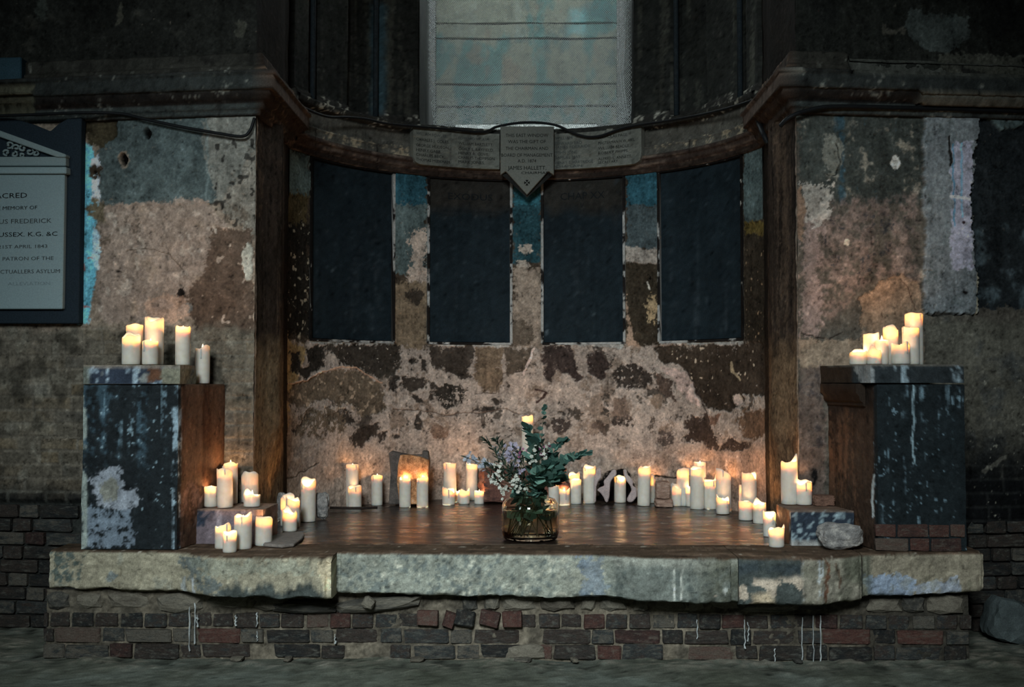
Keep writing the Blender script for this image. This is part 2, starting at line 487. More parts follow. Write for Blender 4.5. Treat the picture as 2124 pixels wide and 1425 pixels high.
def paint_apse(c):
    P = c.P; px, py = c.px, c.py
    c.fill(PINK, 0.16)
    c.disp[:] = 0.004 * c.nb + 0.0022 * c.nm + 0.0008 * c.nf
    # lower band, smoother and greyer
    m = np.clip((py - 925 + 25 * c.nm) / 50, 0, 1); c.put(m * 0.75, C(100, 86, 76))
    m = np.clip((640 - px + 30 * c.nm) / 90, 0, 1); c.put(m * 0.7, C(88, 74, 54))
    m = np.clip((px - 1300 + 60 * c.nm) / 200, 0, 1) * np.clip((py - 900) / 40, 0, 1); c.put(m * 0.6, C(96, 76, 64))
    mot = np.clip((c.nm * 0.7 + c.nf * 0.5 - 0.25) / 0.3, 0, 1); c.put(mot * 0.35, C(84, 72, 62))
    mot = np.clip((-c.nm * 0.8 + c.nf * 0.4 - 0.3) / 0.3, 0, 1); c.put(mot * 0.4, C(126, 115, 107))
    mid = np.clip((py - 712) / 10, 0, 1) * np.clip((950 - py + 40 * c.nm) / 60, 0, 1)
    c.put(mid * np.clip((c.nb * .7 + c.nm * .6 + c.nf * .3 - .12) / .22, 0, 1) * .75, C(80, 69, 60), d=-.002)
    c.put(mid * np.clip((fbm(P, 8, 5, 160) + .35 * c.nf - .42) / .12, 0, 1) * .85, C(52, 46, 41), d=-.004)
    c.put(mid * np.clip((fbm(P, 16, 4, 161) + .5 * c.nv - .62) / .14, 0, 1) * .85, C(46, 41, 37), d=-.003)
    # bands above the panels' feet
    c.rect(560, 1640, 250, 712, C(58, 50, 42), amp=6)
    up = np.clip((714 - py) / 6, 0, 1)
    c.put(up * np.clip((c.nm - 0.2) / 0.5, 0, 1) * 0.5, C(86, 78, 66))
    # strip left of the first panel
    c.rect(576, 644, 310, 408, GREYG, amp=5, d=0.006)
    c.rect(576, 640, 405, 470, OLIVE, amp=8)
    c.rect(576, 645, 462, 700, C(36, 33, 29), amp=10)
    c.flecks(C(110, 104, 90), 0.5, c.region([(588, 440), (645, 440), (645, 705), (600, 705)]), freq=38, seed=22)
    c.poly([(560, 700), (585, 640), (600, 705), (640, 720), (620, 780), (590, 900), (560, 900)], C(104, 88, 62), amp=6)
    # strip between first and second panel
    c.rect(816, 888, 340, 432, BLUE, amp=6, d=0.005)
    c.rect(816, 888, 424, 570, C(62, 72, 72), amp=7, d=0.005)
    c.poly([(850, 480), (884, 470), (886, 590), (846, 590), (852, 545)], C(108, 98, 90), amp=10)
    c.rect(812, 890, 588, 722, C(84, 73, 60), amp=7)
    c.ell(858, 615, 18, 16, C(50, 44, 38), amp=6)
    # between second and third
    c.rect(1064, 1122, 380, 545, C(34, 58, 64), amp=4, d=0.005)
    c.rect(1066, 1120, 390, 425, C(36, 70, 78), amp=8)
    c.ell(1090, 518, 14, 12, C(110, 102, 94)); c.ell(1088, 548, 13, 12, C(110, 102, 94))
    c.rect(1062, 1124, 556, 720, C(92, 82, 73), amp=8)
    c.ell(1075, 690, 30, 26, C(68, 60, 52), amp=9)
    # between third and fourth
    c.rect(1298, 1368, 340, 432, BLUE, amp=6, d=0.005)
    c.rect(1300, 1368, 426, 516, C(54, 62, 64), amp=4, d=0.005)
    c.rect(1300, 1368, 514, 547, C(98, 92, 86), amp=3, d=0.005)
    c.rect(1294, 1368, 546, 716, C(48, 42, 34), amp=5)
    c.poly([(1296, 600), (1312, 700), (1326, 718), (1300, 720)], C(96, 80, 68), amp=5)
    c.ell(1352, 640, 10, 24, C(100, 86, 66), amp=8)
    c.line([(1342, 585), (1346, 600)], 5, C(120, 116, 108)); c.ell(1349, 577, 5, 5, C(10, 9, 8))
    # right of the fourth
    c.poly([(1542, 296), (1612, 280), (1612, 440), (1580, 456), (1545, 468)], C(60, 70, 70), amp=2, d=0.007)
    c.rect(1543, 1612, 456, 492, C(74, 63, 34), amp=6)
    c.rect(1543, 1612, 486, 760, C(44, 38, 31), amp=6)
    c.flecks(C(100, 84, 66), 0.66, c.region([(1543, 500), (1612, 500), (1612, 720), (1543, 720)]), freq=40, seed=23)
    # sill line of the panels
    for a, b_ in ((648, 812), (892, 1056), (1130, 1290), (1372, 1536)):
        c.line([(a, 711 if a > 800 and a < 1300 else 709), (b_, 716 if a > 800 and a < 1300 else 712)], 9, C(98, 100, 98), amp=3, op=0.7)
    # ---- great dark and brown losses of plaster below the panels (left half)
    DK = C(42, 38, 34); MB = C(72, 63, 53)
    c.poly(zl([(110,520),(180,380),(300,350),(420,290),(560,260),(700,270),(830,340),(900,380),(940,560),(900,610),(700,640),(640,520),(560,560),(480,500),(360,530),(250,560)]), MB, amp=6, d=-0.006)
    c.flecks(C(112, 98, 84), 0.35, c.region(zl([(120,480),(400,300),(700,280),(900,400),(900,600),(600,620),(250,560)])), freq=30, seed=24, op=0.7)
    c.poly(zl([(450,60),(1060,60),(1050,200),(1000,310),(920,330),(840,320),(700,240),(560,220),(540,170)]), C(48, 43, 38), amp=5, d=-0.006)
    c.poly(zl([(290,80),(450,70),(440,230),(290,330),(180,270),(160,110),(250,110),(250,250),(300,230)]), DK, amp=4, d=-0.006)
    for pts in ([(520,600),(600,570),(690,650),(690,690),(580,700),(520,650)], [(650,800),(740,700),(870,675),(880,720),(830,790),(730,870),(640,860)],
                [(860,760),(940,750),(950,800),(880,840),(850,800)], [(1040,300),(1240,330),(1250,400),(1150,430),(1080,410)],
                [(1290,70),(1600,70),(1590,300),(1560,330),(1400,280),(1300,230)], [(240,690),(290,570),(350,560),(330,650),(270,720),(200,780),(170,740)],
                [(1280,360),(1320,370),(1310,520),(1280,530)]):
        c.poly(zl(pts), C(50, 44, 39), amp=4.5, d=-0.005)
    c.poly(zl([(1640,70),(1860,80),(1860,290),(1850,440),(1700,450),(1640,300)]), C(80, 68, 56), amp=4, d=-0.004)
    c.poly(zl([(1870,90),(2100,90),(2060,270),(1900,310)]), C(66, 58, 50), amp=5)
    c.ell(*[560 + 1440 / 3.862, 700 + 460 / 3.862], 30, 26, DK, speck=0.75, d=-0.004)
    c.ell(560 + 400 / 3.862, 700 + 690 / 3.862, 52, 32, MB, speck=0.6)
    for x, y, a, b_, rot in ((1180,490,45,25,.5),(1190,690,40,48,0),(1750,575,85,28,-.1),(1810,510,35,30,0),(1020,795,28,18,0),(1150,190,40,30,0),(1230,215,28,50,0),(1200,150,18,18,0),(990,390,35,50,0),(1000,330,40,30,0)):
        c.ell(560 + x / 3.862, 700 + y / 3.862, a / 3.862, b_ / 3.862, C(48, 43, 39), rot=rot, amp=3.5, d=-0.004)
    c.ell(560 + 1360 / 3.862, 700 + 760 / 3.862, 19, 15, C(80, 66, 57), amp=3)
    c.ell(560 + 1600 / 3.862, 700 + 90 / 3.862, 10, 26, C(56, 50, 45), amp=4)
    c.flecks(C(125, 118, 108), 0.7, c.region(zl([(450,60),(1060,60),(1000,310),(700,240)])), freq=44, seed=25)
    # ---- right half
    for pts in ([(170,60),(380,60),(420,210),(460,300),(430,330),(380,290),(250,240),(240,330),(190,310),(160,190)],
                [(510,110),(600,110),(680,200),(670,260),(600,310),(530,290),(500,200)]):
        c.poly(zr(pts), C(50, 42, 39), amp=3.5, d=-0.005)
    c.poly(zr([(1010,70),(1960,40),(1970,520),(1890,470),(1860,450),(1700,440),(1700,480),(1600,560),(1450,550),(1400,520),(1310,380),(1260,260),(1200,200),(1050,190)]), C(50, 42, 35), amp=3, d=-0.006)
    c.poly(zr([(1000,215),(1100,220),(1260,260),(1340,450),(1380,530),(1290,500),(1200,400),(1150,290)]), C(112, 98, 92), amp=3)
    c.poly(zr([(1260,650),(1300,610),(1410,590),(1440,680),(1500,790),(1500,850),(1330,800),(1230,790),(1260,720)]), C(52, 43, 38), amp=6, d=-0.005)
    c.poly(zr([(1650,650),(1700,560),(1860,540),(1950,560),(1940,700),(1850,740),(1780,800),(1700,760)]), C(74, 58, 46), amp=6, d=-0.003)
    c.poly(zr([(1430,590),(1520,580),(1500,660),(1440,670)]), C(80, 62, 52), amp=4)
    c.poly(zr([(1490,850),(1580,770),(1760,810),(1680,860),(1540,860)]), C(54, 44, 38), speck=0.8, amp=3, d=-0.004)
    c.poly(zr([(720,460),(800,430),(810,530),(830,640),(730,640),(705,560)]), C(80, 68, 60), amp=4)
    c.ell(1080 + 1035 / 3.662, 700 + 485 / 3.662, 14, 15, C(86, 74, 64), amp=3)
    c.ell(1080 + 850 / 3.662, 700 + 300 / 3.662, 38, 26, C(46, 40, 36), speck=0.72, d=-0.004)
    c.ell(1080 + 305 / 3.662, 700 + 670 / 3.662, 20, 18, C(56, 48, 44), speck=0.85)
    c.ell(1080 + 990 / 3.662, 700 + 665 / 3.662, 8, 14, C(62, 54, 48), speck=0.85)
    c.ell(1080 + 770 / 3.662, 700 + 640 / 3.662, 20, 9, C(52, 45, 41), speck=0.8)
    c.ell(1080 + 1100 / 3.662, 700 + 775 / 3.662, 16, 13, C(62, 54, 50), speck=0.65)
    c.poly(zr([(540,650),(600,630),(650,660),(640,740),(600,700),(540,680)]), C(66, 56, 50), amp=3)
    c.poly(zr([(1040,280),(1140,300),(1150,420),(1180,490),(1100,450),(1020,380)]), C(60, 50, 44), speck=0.8, amp=4)
    c.ell(1080 + 1645 / 3.662, 700 + 475 / 3.662, 10, 12, C(118, 104, 96), amp=2)
    c.flecks(C(118, 106, 92), 0.64, c.region(zr([(1050,60),(1940,60),(1900,450),(1450,540)])), freq=36, seed=26)
    c.line(zr([(1600,190), (1610,260), (1660,320)]), 5, C(104, 92, 74))
    c.line(zl([(60, 400), (300, 340), (420, 270), (560, 235), (700, 240), (800, 310), (900, 360)]), 2.2, C(126, 98, 80), d=0.006)
    c.line(zl([(980, 570), (1300, 600), (1400, 620), (1700, 605), (1880, 560), (1990, 610)]), 2, C(70, 56, 48), d=-0.006)
    c.line(zl([(1640, 445), (1810, 450), (1860, 290), (2060, 265)]), 1.6, C(60, 50, 44), d=-0.005)
    c.line(zr([(20, 270), (100, 90)]), 6, C(132, 118, 112), op=0.7)
    c.line(zr([(110, 400), (190, 420), (150, 470), (120, 490)]), 3.5, C(58, 44, 40))
    c.line(zr([(1260, 250), (1320, 380), (1410, 550), (1430, 640)]), 1.8, C(44, 36, 32), d=-0.006)
    c.rect(920, 965, 1035, 1045, C(60, 50, 44), amp=4)
    # cavity at the foot, its darkness painted on, behind the plaster fragments
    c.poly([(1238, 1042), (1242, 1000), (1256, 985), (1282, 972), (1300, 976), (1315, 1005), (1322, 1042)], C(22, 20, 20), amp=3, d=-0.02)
    c.line([(1357, 989), (1420, 991)], 3, C(36, 30, 26), d=-0.012)
    c.line([(555, 1006), (620, 985), (660, 960)], 1.8, C(60, 52, 46), d=-0.006)
    # smoke-thinned wash above the middle candle
    # recesses of the panels
    th = np.arctan2(P[:, 0], P[:, 1] - AY)
    for a, b_ in PAN:
        ins = (th > a) & (th < b_) & (P[:, 2] > PZ0) & (P[:, 2] < PZ1)
        c.disp[ins] = -0.035
thm = math.asin(HALF / AR)
nu, nv = 900, 510
TH = np.linspace(-thm, thm, nu); ZZ = np.linspace(LEDGE - 0.03, 2.84, nv)
G = np.zeros((nv, nu, 3))
G[..., 0] = AR * np.sin(TH)[None, :]; G[..., 1] = AY + AR * np.cos(TH)[None, :]; G[..., 2] = ZZ[:, None]
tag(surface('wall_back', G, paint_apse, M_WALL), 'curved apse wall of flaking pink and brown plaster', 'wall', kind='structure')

# ---- flanking walls
def flank_grid(sgn):
    xs = np.concatenate([np.linspace(HALF, 3.0, 300), [3.2, 3.6, 4.0, 4.5]])
    zs = np.concatenate([np.linspace(-0.02, 3.55, 640), [3.8, 4.3, 5.0, 6.0]])
    G = np.zeros((len(zs), len(xs), 3))
    G[..., 0] = sgn * xs[None, :]; G[..., 1] = FLANK_Y + (xs[None, :] - HALF) * math.tan(math.radians(7)); G[..., 2] = zs[:, None]
    return G
def paint_flank_left(c):
    P = c.P; px, py = c.px, c.py
    c.fill(C(92, 82, 72), 0.16)
    c.disp[:] = 0.005 * c.nb + 0.003 * c.nm + 0.001 * c.nf
    # upper storey: soot plus the dim light up there, both in the colour
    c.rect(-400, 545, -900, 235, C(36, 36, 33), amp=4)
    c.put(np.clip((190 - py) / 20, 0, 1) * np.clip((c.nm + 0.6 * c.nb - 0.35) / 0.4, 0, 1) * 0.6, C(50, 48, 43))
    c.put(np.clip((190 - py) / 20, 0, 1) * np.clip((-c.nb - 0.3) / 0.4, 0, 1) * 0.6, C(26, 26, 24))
    c.line([(250, 8), (246, 50)], 6, C(56, 54, 47), amp=4); c.ell(500, 62, 12, 16, C(52, 51, 45)); c.ell(85, 20, 12, 24, C(48, 50, 46))
    # grey render
    c.poly([(205, 232), (535, 215), (535, 300), (460, 420), (430, 425), (330, 425), (250, 432), (205, 420)], C(60, 68, 68), amp=7, d=0.006)
    c.poly([(425, 232), (540, 222), (540, 520), (500, 470), (460, 440), (425, 330)], C(86, 84, 78), amp=8, op=0.8)
    c.flecks(C(34, 32, 30), 0.45, c.region([(430, 280), (540, 280), (530, 560), (450, 520)]), freq=30, seed=50, op=0.8)
    c.line([(430, 235), (432, 420)], 5, C(78, 88, 88), op=0.5)
    # pale edge of the lost render and the stone-tan field
    c.poly([(215, 428), (420, 412), (520, 520), (505, 640), (400, 660), (215, 668), (195, 600), (205, 470)], C(96, 85, 77), amp=6)
    c.put(c.region([(215, 428), (480, 430), (460, 640), (205, 660)]) * np.clip((c.nm - 0.2) / 0.4, 0, 1) * 0.5, C(86, 74, 62))
    f_ = c.region([(205, 430), (525, 420), (525, 680), (200, 675)], 20)
    c.put(f_ * np.clip((fbm(P, 3.5, 5, 180) + .3 * c.nf) / .5, 0, 1) * .65, C(76, 68, 60)); c.put(f_ * np.clip((fbm(P, 9, 4, 181) + .3 * c.nv - .4) / .15, 0, 1) * .7, C(62, 54, 46)); c.put(f_ * np.clip((fbm(P, 12, 4, 182) - .4) / .15, 0, 1) * .6, C(116, 108, 100))
    c.poly([(440, 480), (525, 470), (530, 760), (470, 770), (400, 700), (385, 610), (430, 560)], C(66, 55, 47), amp=9, d=-0.004)
    c.flecks(C(112, 100, 90), 0.62, c.region([(390, 480), (525, 450), (525, 760), (420, 700)]), freq=34, seed=51, op=0.8)
    c.ell(375, 606, 9, 9, C(30, 26, 24)); c.ell(335, 632, 20, 14, C(72, 74, 74), amp=5); c.ell(385, 640, 14, 10, C(76, 76, 74), amp=5)
    c.ell(345, 640, 45, 34, C(112, 90, 76), amp=9, op=0.6)
    c.poly([(498, 520), (522, 500), (524, 580), (508, 588)], C(104, 102, 94), amp=4, d=0.006)
    c.line([(262, 520), (300, 515), (350, 525), (380, 560)], 1.8, C(70, 58, 48), d=-0.004)
    c.ell(248, 564, 5, 2.5, C(24, 20, 18), amp=1)
    # blue paint beside the tablet
    c.poly([(168, 285), (192, 305), (200, 330), (205, 430), (196, 470), (204, 520), (196, 600), (182, 672), (160, 672), (160, 285)], C(72, 124, 140), amp=3, d=0.004, wear=.3)
    c.poly([(190, 330), (207, 320), (207, 425), (190, 415)], C(128, 132, 140), amp=4)
    c.poly([(192, 470), (206, 480), (202, 560), (194, 560)], C(110, 130, 140), amp=3)
    c.flecks(C(110, 74, 70), 0.55, c.region([(162, 460), (195, 460), (190, 665), (162, 665)], 5), freq=34, seed=52)
    c.poly([(172, 238), (246, 236), (240, 285), (212, 308), (186, 300), (174, 268)], C(54, 48, 36), amp=4, d=-0.006)
    c.ell(197, 357, 13, 14, C(50, 42, 34), amp=4, d=-0.008); c.poly([(172, 432), (195, 410), (214, 420), (220, 460), (200, 458)], C(80, 72, 58), amp=4, d=-0.005)
    c.ell(258, 334, 12, 18, C(96, 86, 76), amp=3); c.ell(258, 333, 8, 12, C(12, 10, 9), amp=2, d=-0.03)
    c.ell(307, 277, 7, 10, C(14, 12, 11), amp=2, d=-0.03); c.ell(197, 358, 4, 4, C(16, 12, 10), amp=1, d=-0.02)
    # limewashed brickwork below
    d, rnd = brick_field(P[:, 0], P[:, 2])
    low = np.clip((py - 672 + 16 * c.nm) / 20, 0, 1)
    grey = C(74, 69, 61)
    c.put(low, grey)
    bm_ = np.clip((d - 0.006 + 0.006 * c.nf) / 0.006, 0, 1) * low
    see = np.clip((py - 690) / 300, 0, 1) * 0.5 + 0.1 + 0.5 * c.nb + 0.3 * c.nm
    for k, cc in ((0.0, C(58, 54, 46)), (0.35, C(70, 62, 50)), (0.6, C(50, 50, 48)), (0.8, C(84, 72, 54))):
        c.put(bm_ * np.clip(see, 0, 1) * ((rnd >= k) & (rnd < k + 0.35)), cc)
    c.disp += low * (np.clip((d) / 0.012, 0, 1) * 0.006)
    c.put(low * np.clip((c.nm - 0.25) / 0.3, 0, 1) * 0.5, C(84, 81, 73))
    c.put(low * np.clip((fbm(P, 7, 4, 170) - .15) / .25, 0, 1) * .7, C(48, 45, 39))
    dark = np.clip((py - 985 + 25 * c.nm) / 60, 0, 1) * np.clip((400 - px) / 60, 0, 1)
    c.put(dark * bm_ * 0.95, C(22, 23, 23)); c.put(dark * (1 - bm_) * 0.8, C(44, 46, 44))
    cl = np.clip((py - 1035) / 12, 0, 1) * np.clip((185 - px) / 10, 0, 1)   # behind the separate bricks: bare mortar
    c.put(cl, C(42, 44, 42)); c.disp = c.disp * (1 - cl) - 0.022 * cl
def paint_flank_right(c):
    P = c.P; px, py = c.px, c.py
    c.fill(C(66, 62, 56), 0.2)
    c.disp[:] = 0.006 * c.nb + 0.004 * c.nm + 0.0014 * c.nf
    c.rect(1600, 2700, -900, 232, C(34, 35, 32), amp=4)  # right upper storey likewise: soot and dim light in one dark colour
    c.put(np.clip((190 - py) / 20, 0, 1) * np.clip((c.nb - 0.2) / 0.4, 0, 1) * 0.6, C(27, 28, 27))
    c.poly([(1885, 20), (2005, 35), (2010, 85), (1960, 110), (1910, 100), (1880, 60)], C(50, 54, 52), amp=6)
    c.poly([(1830, 45), (1850, 60), (1880, 60), (1880, 70), (1830, 70)], C(58, 56, 50), amp=3)
    c.poly([(1945, 110), (2124, 115), (2124, 230), (2070, 215), (2040, 160), (2000, 200), (1960, 175)], C(56, 56, 50), amp=7, d=0.006)
    c.poly([(1990, 140), (2040, 150), (2035, 175), (1995, 160)], C(36, 36, 34), amp=4)
    # wall field below the cornice
    c.rect(1655, 1915, 228, 425, C(52, 55, 52), amp=10)
    c.put(c.region([(1655, 232), (1915, 232), (1915, 700), (1655, 700)]) * np.clip((c.nm * 0.8 + c.nf * 0.6 - 0.3) / 0.4, 0, 1) * 0.75, C(98, 92, 82))
    c.streaks(C(40, 62, 72), 0.35, c.region([(1730, 235), (1860, 235), (1850, 420), (1740, 420)]), op=0.7, seed=60, freq=16)
    c.put(c.region([(1690, 420), (1905, 400), (1905, 600), (1830, 570), (1700, 690), (1665, 690)]) * np.clip((c.nm * 0.6 + c.nf * 0.8 + 0.25) / 0.5, 0, 1) * 0.7, C(88, 75, 70))
    c.put(c.region([(1690, 440), (1905, 440), (1860, 590), (1720, 560)]) * np.clip((-c.nm * 0.6 + c.nf * 0.9 - 0.25) / 0.3, 0, 1) * 0.85, C(44, 46, 48))
    c.poly([(1665, 440), (1700, 445), (1700, 700), (1662, 700)], C(92, 80, 76), amp=14, op=0.7)
    c.poly([(1656, 370), (1690, 385), (1720, 380), (1725, 440), (1690, 470), (1665, 440)], C(108, 104, 98), amp=12, op=0.8)
    c.poly([(1645, 400), (1664, 380), (1672, 440), (1664, 500), (1650, 480)], C(90, 74, 62), amp=3)
    c.ell(1857, 337, 11, 15, C(140, 136, 130), amp=2); c.ell(1756, 502, 6, 7, C(126, 116, 104), amp=1.5)
    c.ell(1727, 320, 22, 38, C(78, 78, 72), amp=5); c.line([(1735, 300), (1745, 335), (1730, 364), (1715, 362)], 2, C(26, 26, 24), d=-0.005)
    # tan bare stone behind the candles
    c.poly([(1785, 620), (1830, 580), (1868, 572), (1905, 590), (1916, 640), (1918, 760), (1785, 760)], C(98, 82, 68), amp=5, d=-0.004)
    c.line([(1868, 578), (1884, 600), (1900, 645)], 2.0, C(70, 52, 42), d=-0.004)
    c.line([(1664, 690), (1690, 700), (1720, 702), (1745, 690)], 2.2, C(40, 33, 28), d=-0.005)
    c.rect(1655, 1790, 704, 770, C(92, 80, 68), amp=5)
    # the shallow pilaster and the dark recess
    c.rect(1914, 2030, 238, 650, C(84, 88, 90), amp=3, d=0.022)
    c.put(c.region([(1914, 238), (2030, 238), (2030, 650), (1914, 650)]) * np.clip((c.nm + c.nf * 0.6 - 0.1) / 0.5, 0, 1) * 0.7, C(66, 72, 72))
    c.rect(1970, 2014, 300, 560, C(112, 110, 122), amp=5, op=0.75)
    c.line([(1973, 300), (1976, 470)], 3, C(44, 92, 112), op=0.8); c.line([(1990, 300), (1990, 450)], 4, C(70, 120, 140), op=0.6)
    c.line([(1965, 285), (1968, 345)], 5, C(36, 34, 32)); c.line([(1968, 410), (2012, 414)], 5, C(150, 150, 150), op=0.8)
    c.line([(2014, 400), (2026, 500), (2022, 650)], 5, C(120, 112, 92), op=0.7)
    c.line([(1922, 650), (1938, 655), (2010, 652)], 2.5, C(24, 24, 24), d=-0.006)
    c.ell(1994, 461, 4, 4, C(40, 20, 20), amp=1); c.ell(1997, 606, 5, 4, C(30, 26, 24), amp=1)
    c.poly([(2030, 240), (2700, 240), (2700, 640), (2026, 640), (2018, 500), (2010, 420)], C(34, 38, 40), amp=6, d=-0.008)
    c.put(c.region([(2020, 480), (2200, 440), (2200, 640), (2020, 640)]) * np.clip((c.nm + 0.1) / 0.5, 0, 1) * 0.7, C(62, 72, 76))
    c.poly([(2025, 236), (2124, 236), (2124, 262), (2080, 272), (2050, 250)], C(64, 74, 74), amp=4, d=0.01)
    # rougher greyer wall below
    low = np.clip((py - 655 + 14 * c.nm) / 16, 0, 1) * np.clip((px - 1915) / 8, 0, 1)
    c.put(low, C(68, 66, 59))
    c.put(low * np.clip((c.nm + 0.6 * c.nb - 0.2) / 0.5, 0, 1) * 0.7, C(50, 52, 52))
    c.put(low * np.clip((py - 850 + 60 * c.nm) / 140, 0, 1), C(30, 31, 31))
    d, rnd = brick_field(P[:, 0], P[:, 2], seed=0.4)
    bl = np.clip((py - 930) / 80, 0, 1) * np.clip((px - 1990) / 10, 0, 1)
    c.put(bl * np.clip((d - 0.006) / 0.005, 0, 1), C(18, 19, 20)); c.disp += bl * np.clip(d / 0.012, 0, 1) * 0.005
    c.put(low * np.clip((c.nf + 0.4 * c.nm - 0.65) / 0.3, 0, 1) * 0.8, C(98, 96, 86))
    c.line([(2040, 975), (2085, 945)], 9, C(70, 68, 62), amp=4, op=0.7)
    c.rect(1655, 1712, 760, 1075, C(74, 64, 58), amp=5)
    c.put(c.region([(1655, 765), (1712, 765), (1712, 1060), (1655, 1060)]) * np.clip((c.nm + c.nf * 0.5 - 0.15) / 0.35, 0, 1) * 0.8, C(48, 44, 44))
    c.ell(1690, 990, 6, 20, C(30, 28, 28), amp=4)
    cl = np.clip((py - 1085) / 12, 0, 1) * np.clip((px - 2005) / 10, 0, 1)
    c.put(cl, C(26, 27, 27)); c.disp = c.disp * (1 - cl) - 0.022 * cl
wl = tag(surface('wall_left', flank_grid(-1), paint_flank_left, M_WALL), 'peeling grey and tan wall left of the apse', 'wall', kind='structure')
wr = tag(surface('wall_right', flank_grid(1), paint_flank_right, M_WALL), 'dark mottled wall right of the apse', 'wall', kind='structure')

# ---- reveals of the apse mouth
def reveal(sgn, name, label):
    ys = np.linspace(FLANK_Y, MOUTH_Y + 0.01, 110); zs = np.concatenate([np.linspace(LEDGE - 0.03, 3.55, 420), [4.2, 5, 6]])
    G = np.zeros((len(zs), len(ys), 3)); G[..., 0] = sgn * HALF; G[..., 1] = ys[None, :]; G[..., 2] = zs[:, None]
    def paint(c):
        c.fill(C(48, 40, 34), 0.22)
        c.disp[:] = 0.006 * c.nb + 0.003 * c.nm
        c.streaks(C(66, 54, 44), 0.15, None, 0.6, 70, 22); c.streaks(C(26, 21, 18), 0.3, None, 0.8, 71, 18)
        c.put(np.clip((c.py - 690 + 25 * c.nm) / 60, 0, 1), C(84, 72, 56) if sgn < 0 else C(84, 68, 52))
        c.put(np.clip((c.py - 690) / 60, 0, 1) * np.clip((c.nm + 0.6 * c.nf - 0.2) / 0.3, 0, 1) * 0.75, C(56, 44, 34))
        c.put(np.clip((230 - c.py) / 30, 0, 1), C(30, 26, 23))  # upper dimness put into the colour here too
        e = np.clip((c.P[:, 1] - MOUTH_Y + 0.13 + 0.02 * c.nm) / 0.03, 0, 1) * np.clip((c.py - 300) / 20, 0, 1)
        c.put(e * 0.8, C(30, 25, 21))
        fr = np.clip((FLANK_Y + 0.035 + 0.012 * c.nm - c.P[:, 1]) / 0.012, 0, 1) * np.clip((c.py - 240) / 20, 0, 1)
        c.put(fr * 0.8, C(104, 94, 84))
        # tall loss of plaster: a rounded, proud brown roll as of an old shaft
        t = (c.P[:, 1] - FLANK_Y) / (MOUTH_Y - FLANK_Y)
        c.disp += 0.05 * np.exp(-((t - 0.5) / 0.22) ** 2) * np.clip((c.P[:, 2] - 0.8) / 0.3, 0, 1)
    return tag(surface(name, G, paint, M_WALL, face_to=(0, 5, 1.5)), label, 'wall', kind='structure')
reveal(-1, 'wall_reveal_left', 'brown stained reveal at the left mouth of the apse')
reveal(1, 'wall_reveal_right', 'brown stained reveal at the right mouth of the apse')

# ---- upper apse with its pilaster strips and the window opening
SILL = 3.13
WIN0 = oncyl(872, 150)[0]; WIN1 = oncyl(1312, 150)[0]
def upper(name, spans, th_from, th_to, label):
    """spans: pixel ranges that stand proud by the third value (metres)."""
    ths = [th_from]; off = [0.0]; pts = []
    ang = [(oncyl(a, 130)[0], oncyl(b_, 130)[0], h) for a, b_, h in spans]
    ang = [(min(a, b_), max(a, b_), h) for a, b_, h in ang]; ang.sort()
    cur = min(th_from, th_to); end = max(th_from, th_to)
    for a, b_, h in ang:
        a = max(a, cur); b_ = min(b_, end)
        for t in np.linspace(cur, a, max(2, int((a - cur) / 0.012) + 2)): pts.append((t, 0.0))
        for t in np.linspace(a + 1e-4, b_ - 1e-4, max(3, int((b_ - a) / 0.012) + 2)): pts.append((t, h))
        cur = b_
    for t in np.linspace(cur, end, max(2, int((end - cur) / 0.012) + 2)): pts.append((t, 0.0))
    zs = np.concatenate([np.linspace(SILL - 0.02, 4.3, 90), [4.8, 5.4, 6.0]])
    G = np.zeros((len(zs), len(pts), 3))
    for j, (t, h) in enumerate(pts):
        for i, z in enumerate(zs):
            foot = 0.02 if z < SILL + 0.05 and h > 0 else 0.0
            G[i, j] = cyl(t, z, AR + 0.02 - h - foot)
    def paint(c):
        c.fill(C(30, 31, 29), 0.18)  # dark fill holds both soot and the dimness below the ceiling
        c.disp[:] = 0.004 * c.nb + 0.002 * c.nm
        c.streaks(C(56, 56, 50), 0.2, None, 0.5, 80, 18); c.streaks(C(22, 22, 22), 0.3, None, 0.7, 81, 14)
        for y in (50, 88, 150, 205):
            s = -0.26 if name.endswith('left') else 0.24
            n = np.abs(c.py - (y + (c.px - (720 if s < 0 else 1450)) * -s * 0.9 * (abs(c.px - 1090) / 450) + 5 * c.nx))
            c.put(np.clip((1.3 - n) / 1.2, 0, 1) * 0.7, C(14, 13, 12), d=-0.003)
        foot = np.clip((SILL + 0.07 + 0.015 * c.nm - c.P[:, 2]) / 0.01, 0, 1)
        c.put(foot, C(34, 33, 31)); c.put(foot * np.clip((c.nf + c.nm * 0.5 - 0.3) / 0.2, 0, 1), C(100, 98, 90))
        c.put(c.region([(770, 10), (800, 10), (800, 235), (770, 235)]) * 0.35, C(48, 74, 84))  # bluish highlight by the pipe, painted on the wall
    return tag(surface(name, G, paint, M_WALL, face_to=(0, 5, 3.3), contrast=0.12), label, 'wall', kind='structure')
upper('wall_upper_left', [(580, 632, 0.05), (651, 713, 0.06), (784, 862, 0.07)], -thm, WIN0, 'panelled wall darkened for soot and dim light left of the boarded window')
upper('wall_upper_right', [(1322, 1401, 0.07), (1474, 1536, 0.06), (1556, 1600, 0.05)], WIN1, thm, 'panelled wall darkened for soot and dim light right of the boarded window')
M_SOOT_DIM = mottled('dimmed_sooty_plaster', [C(10, 10, 10), C(20, 20, 19), C(30, 30, 28)], 8, 0.9, 0.4)  # soot, darkened further to stand for the dim light up here
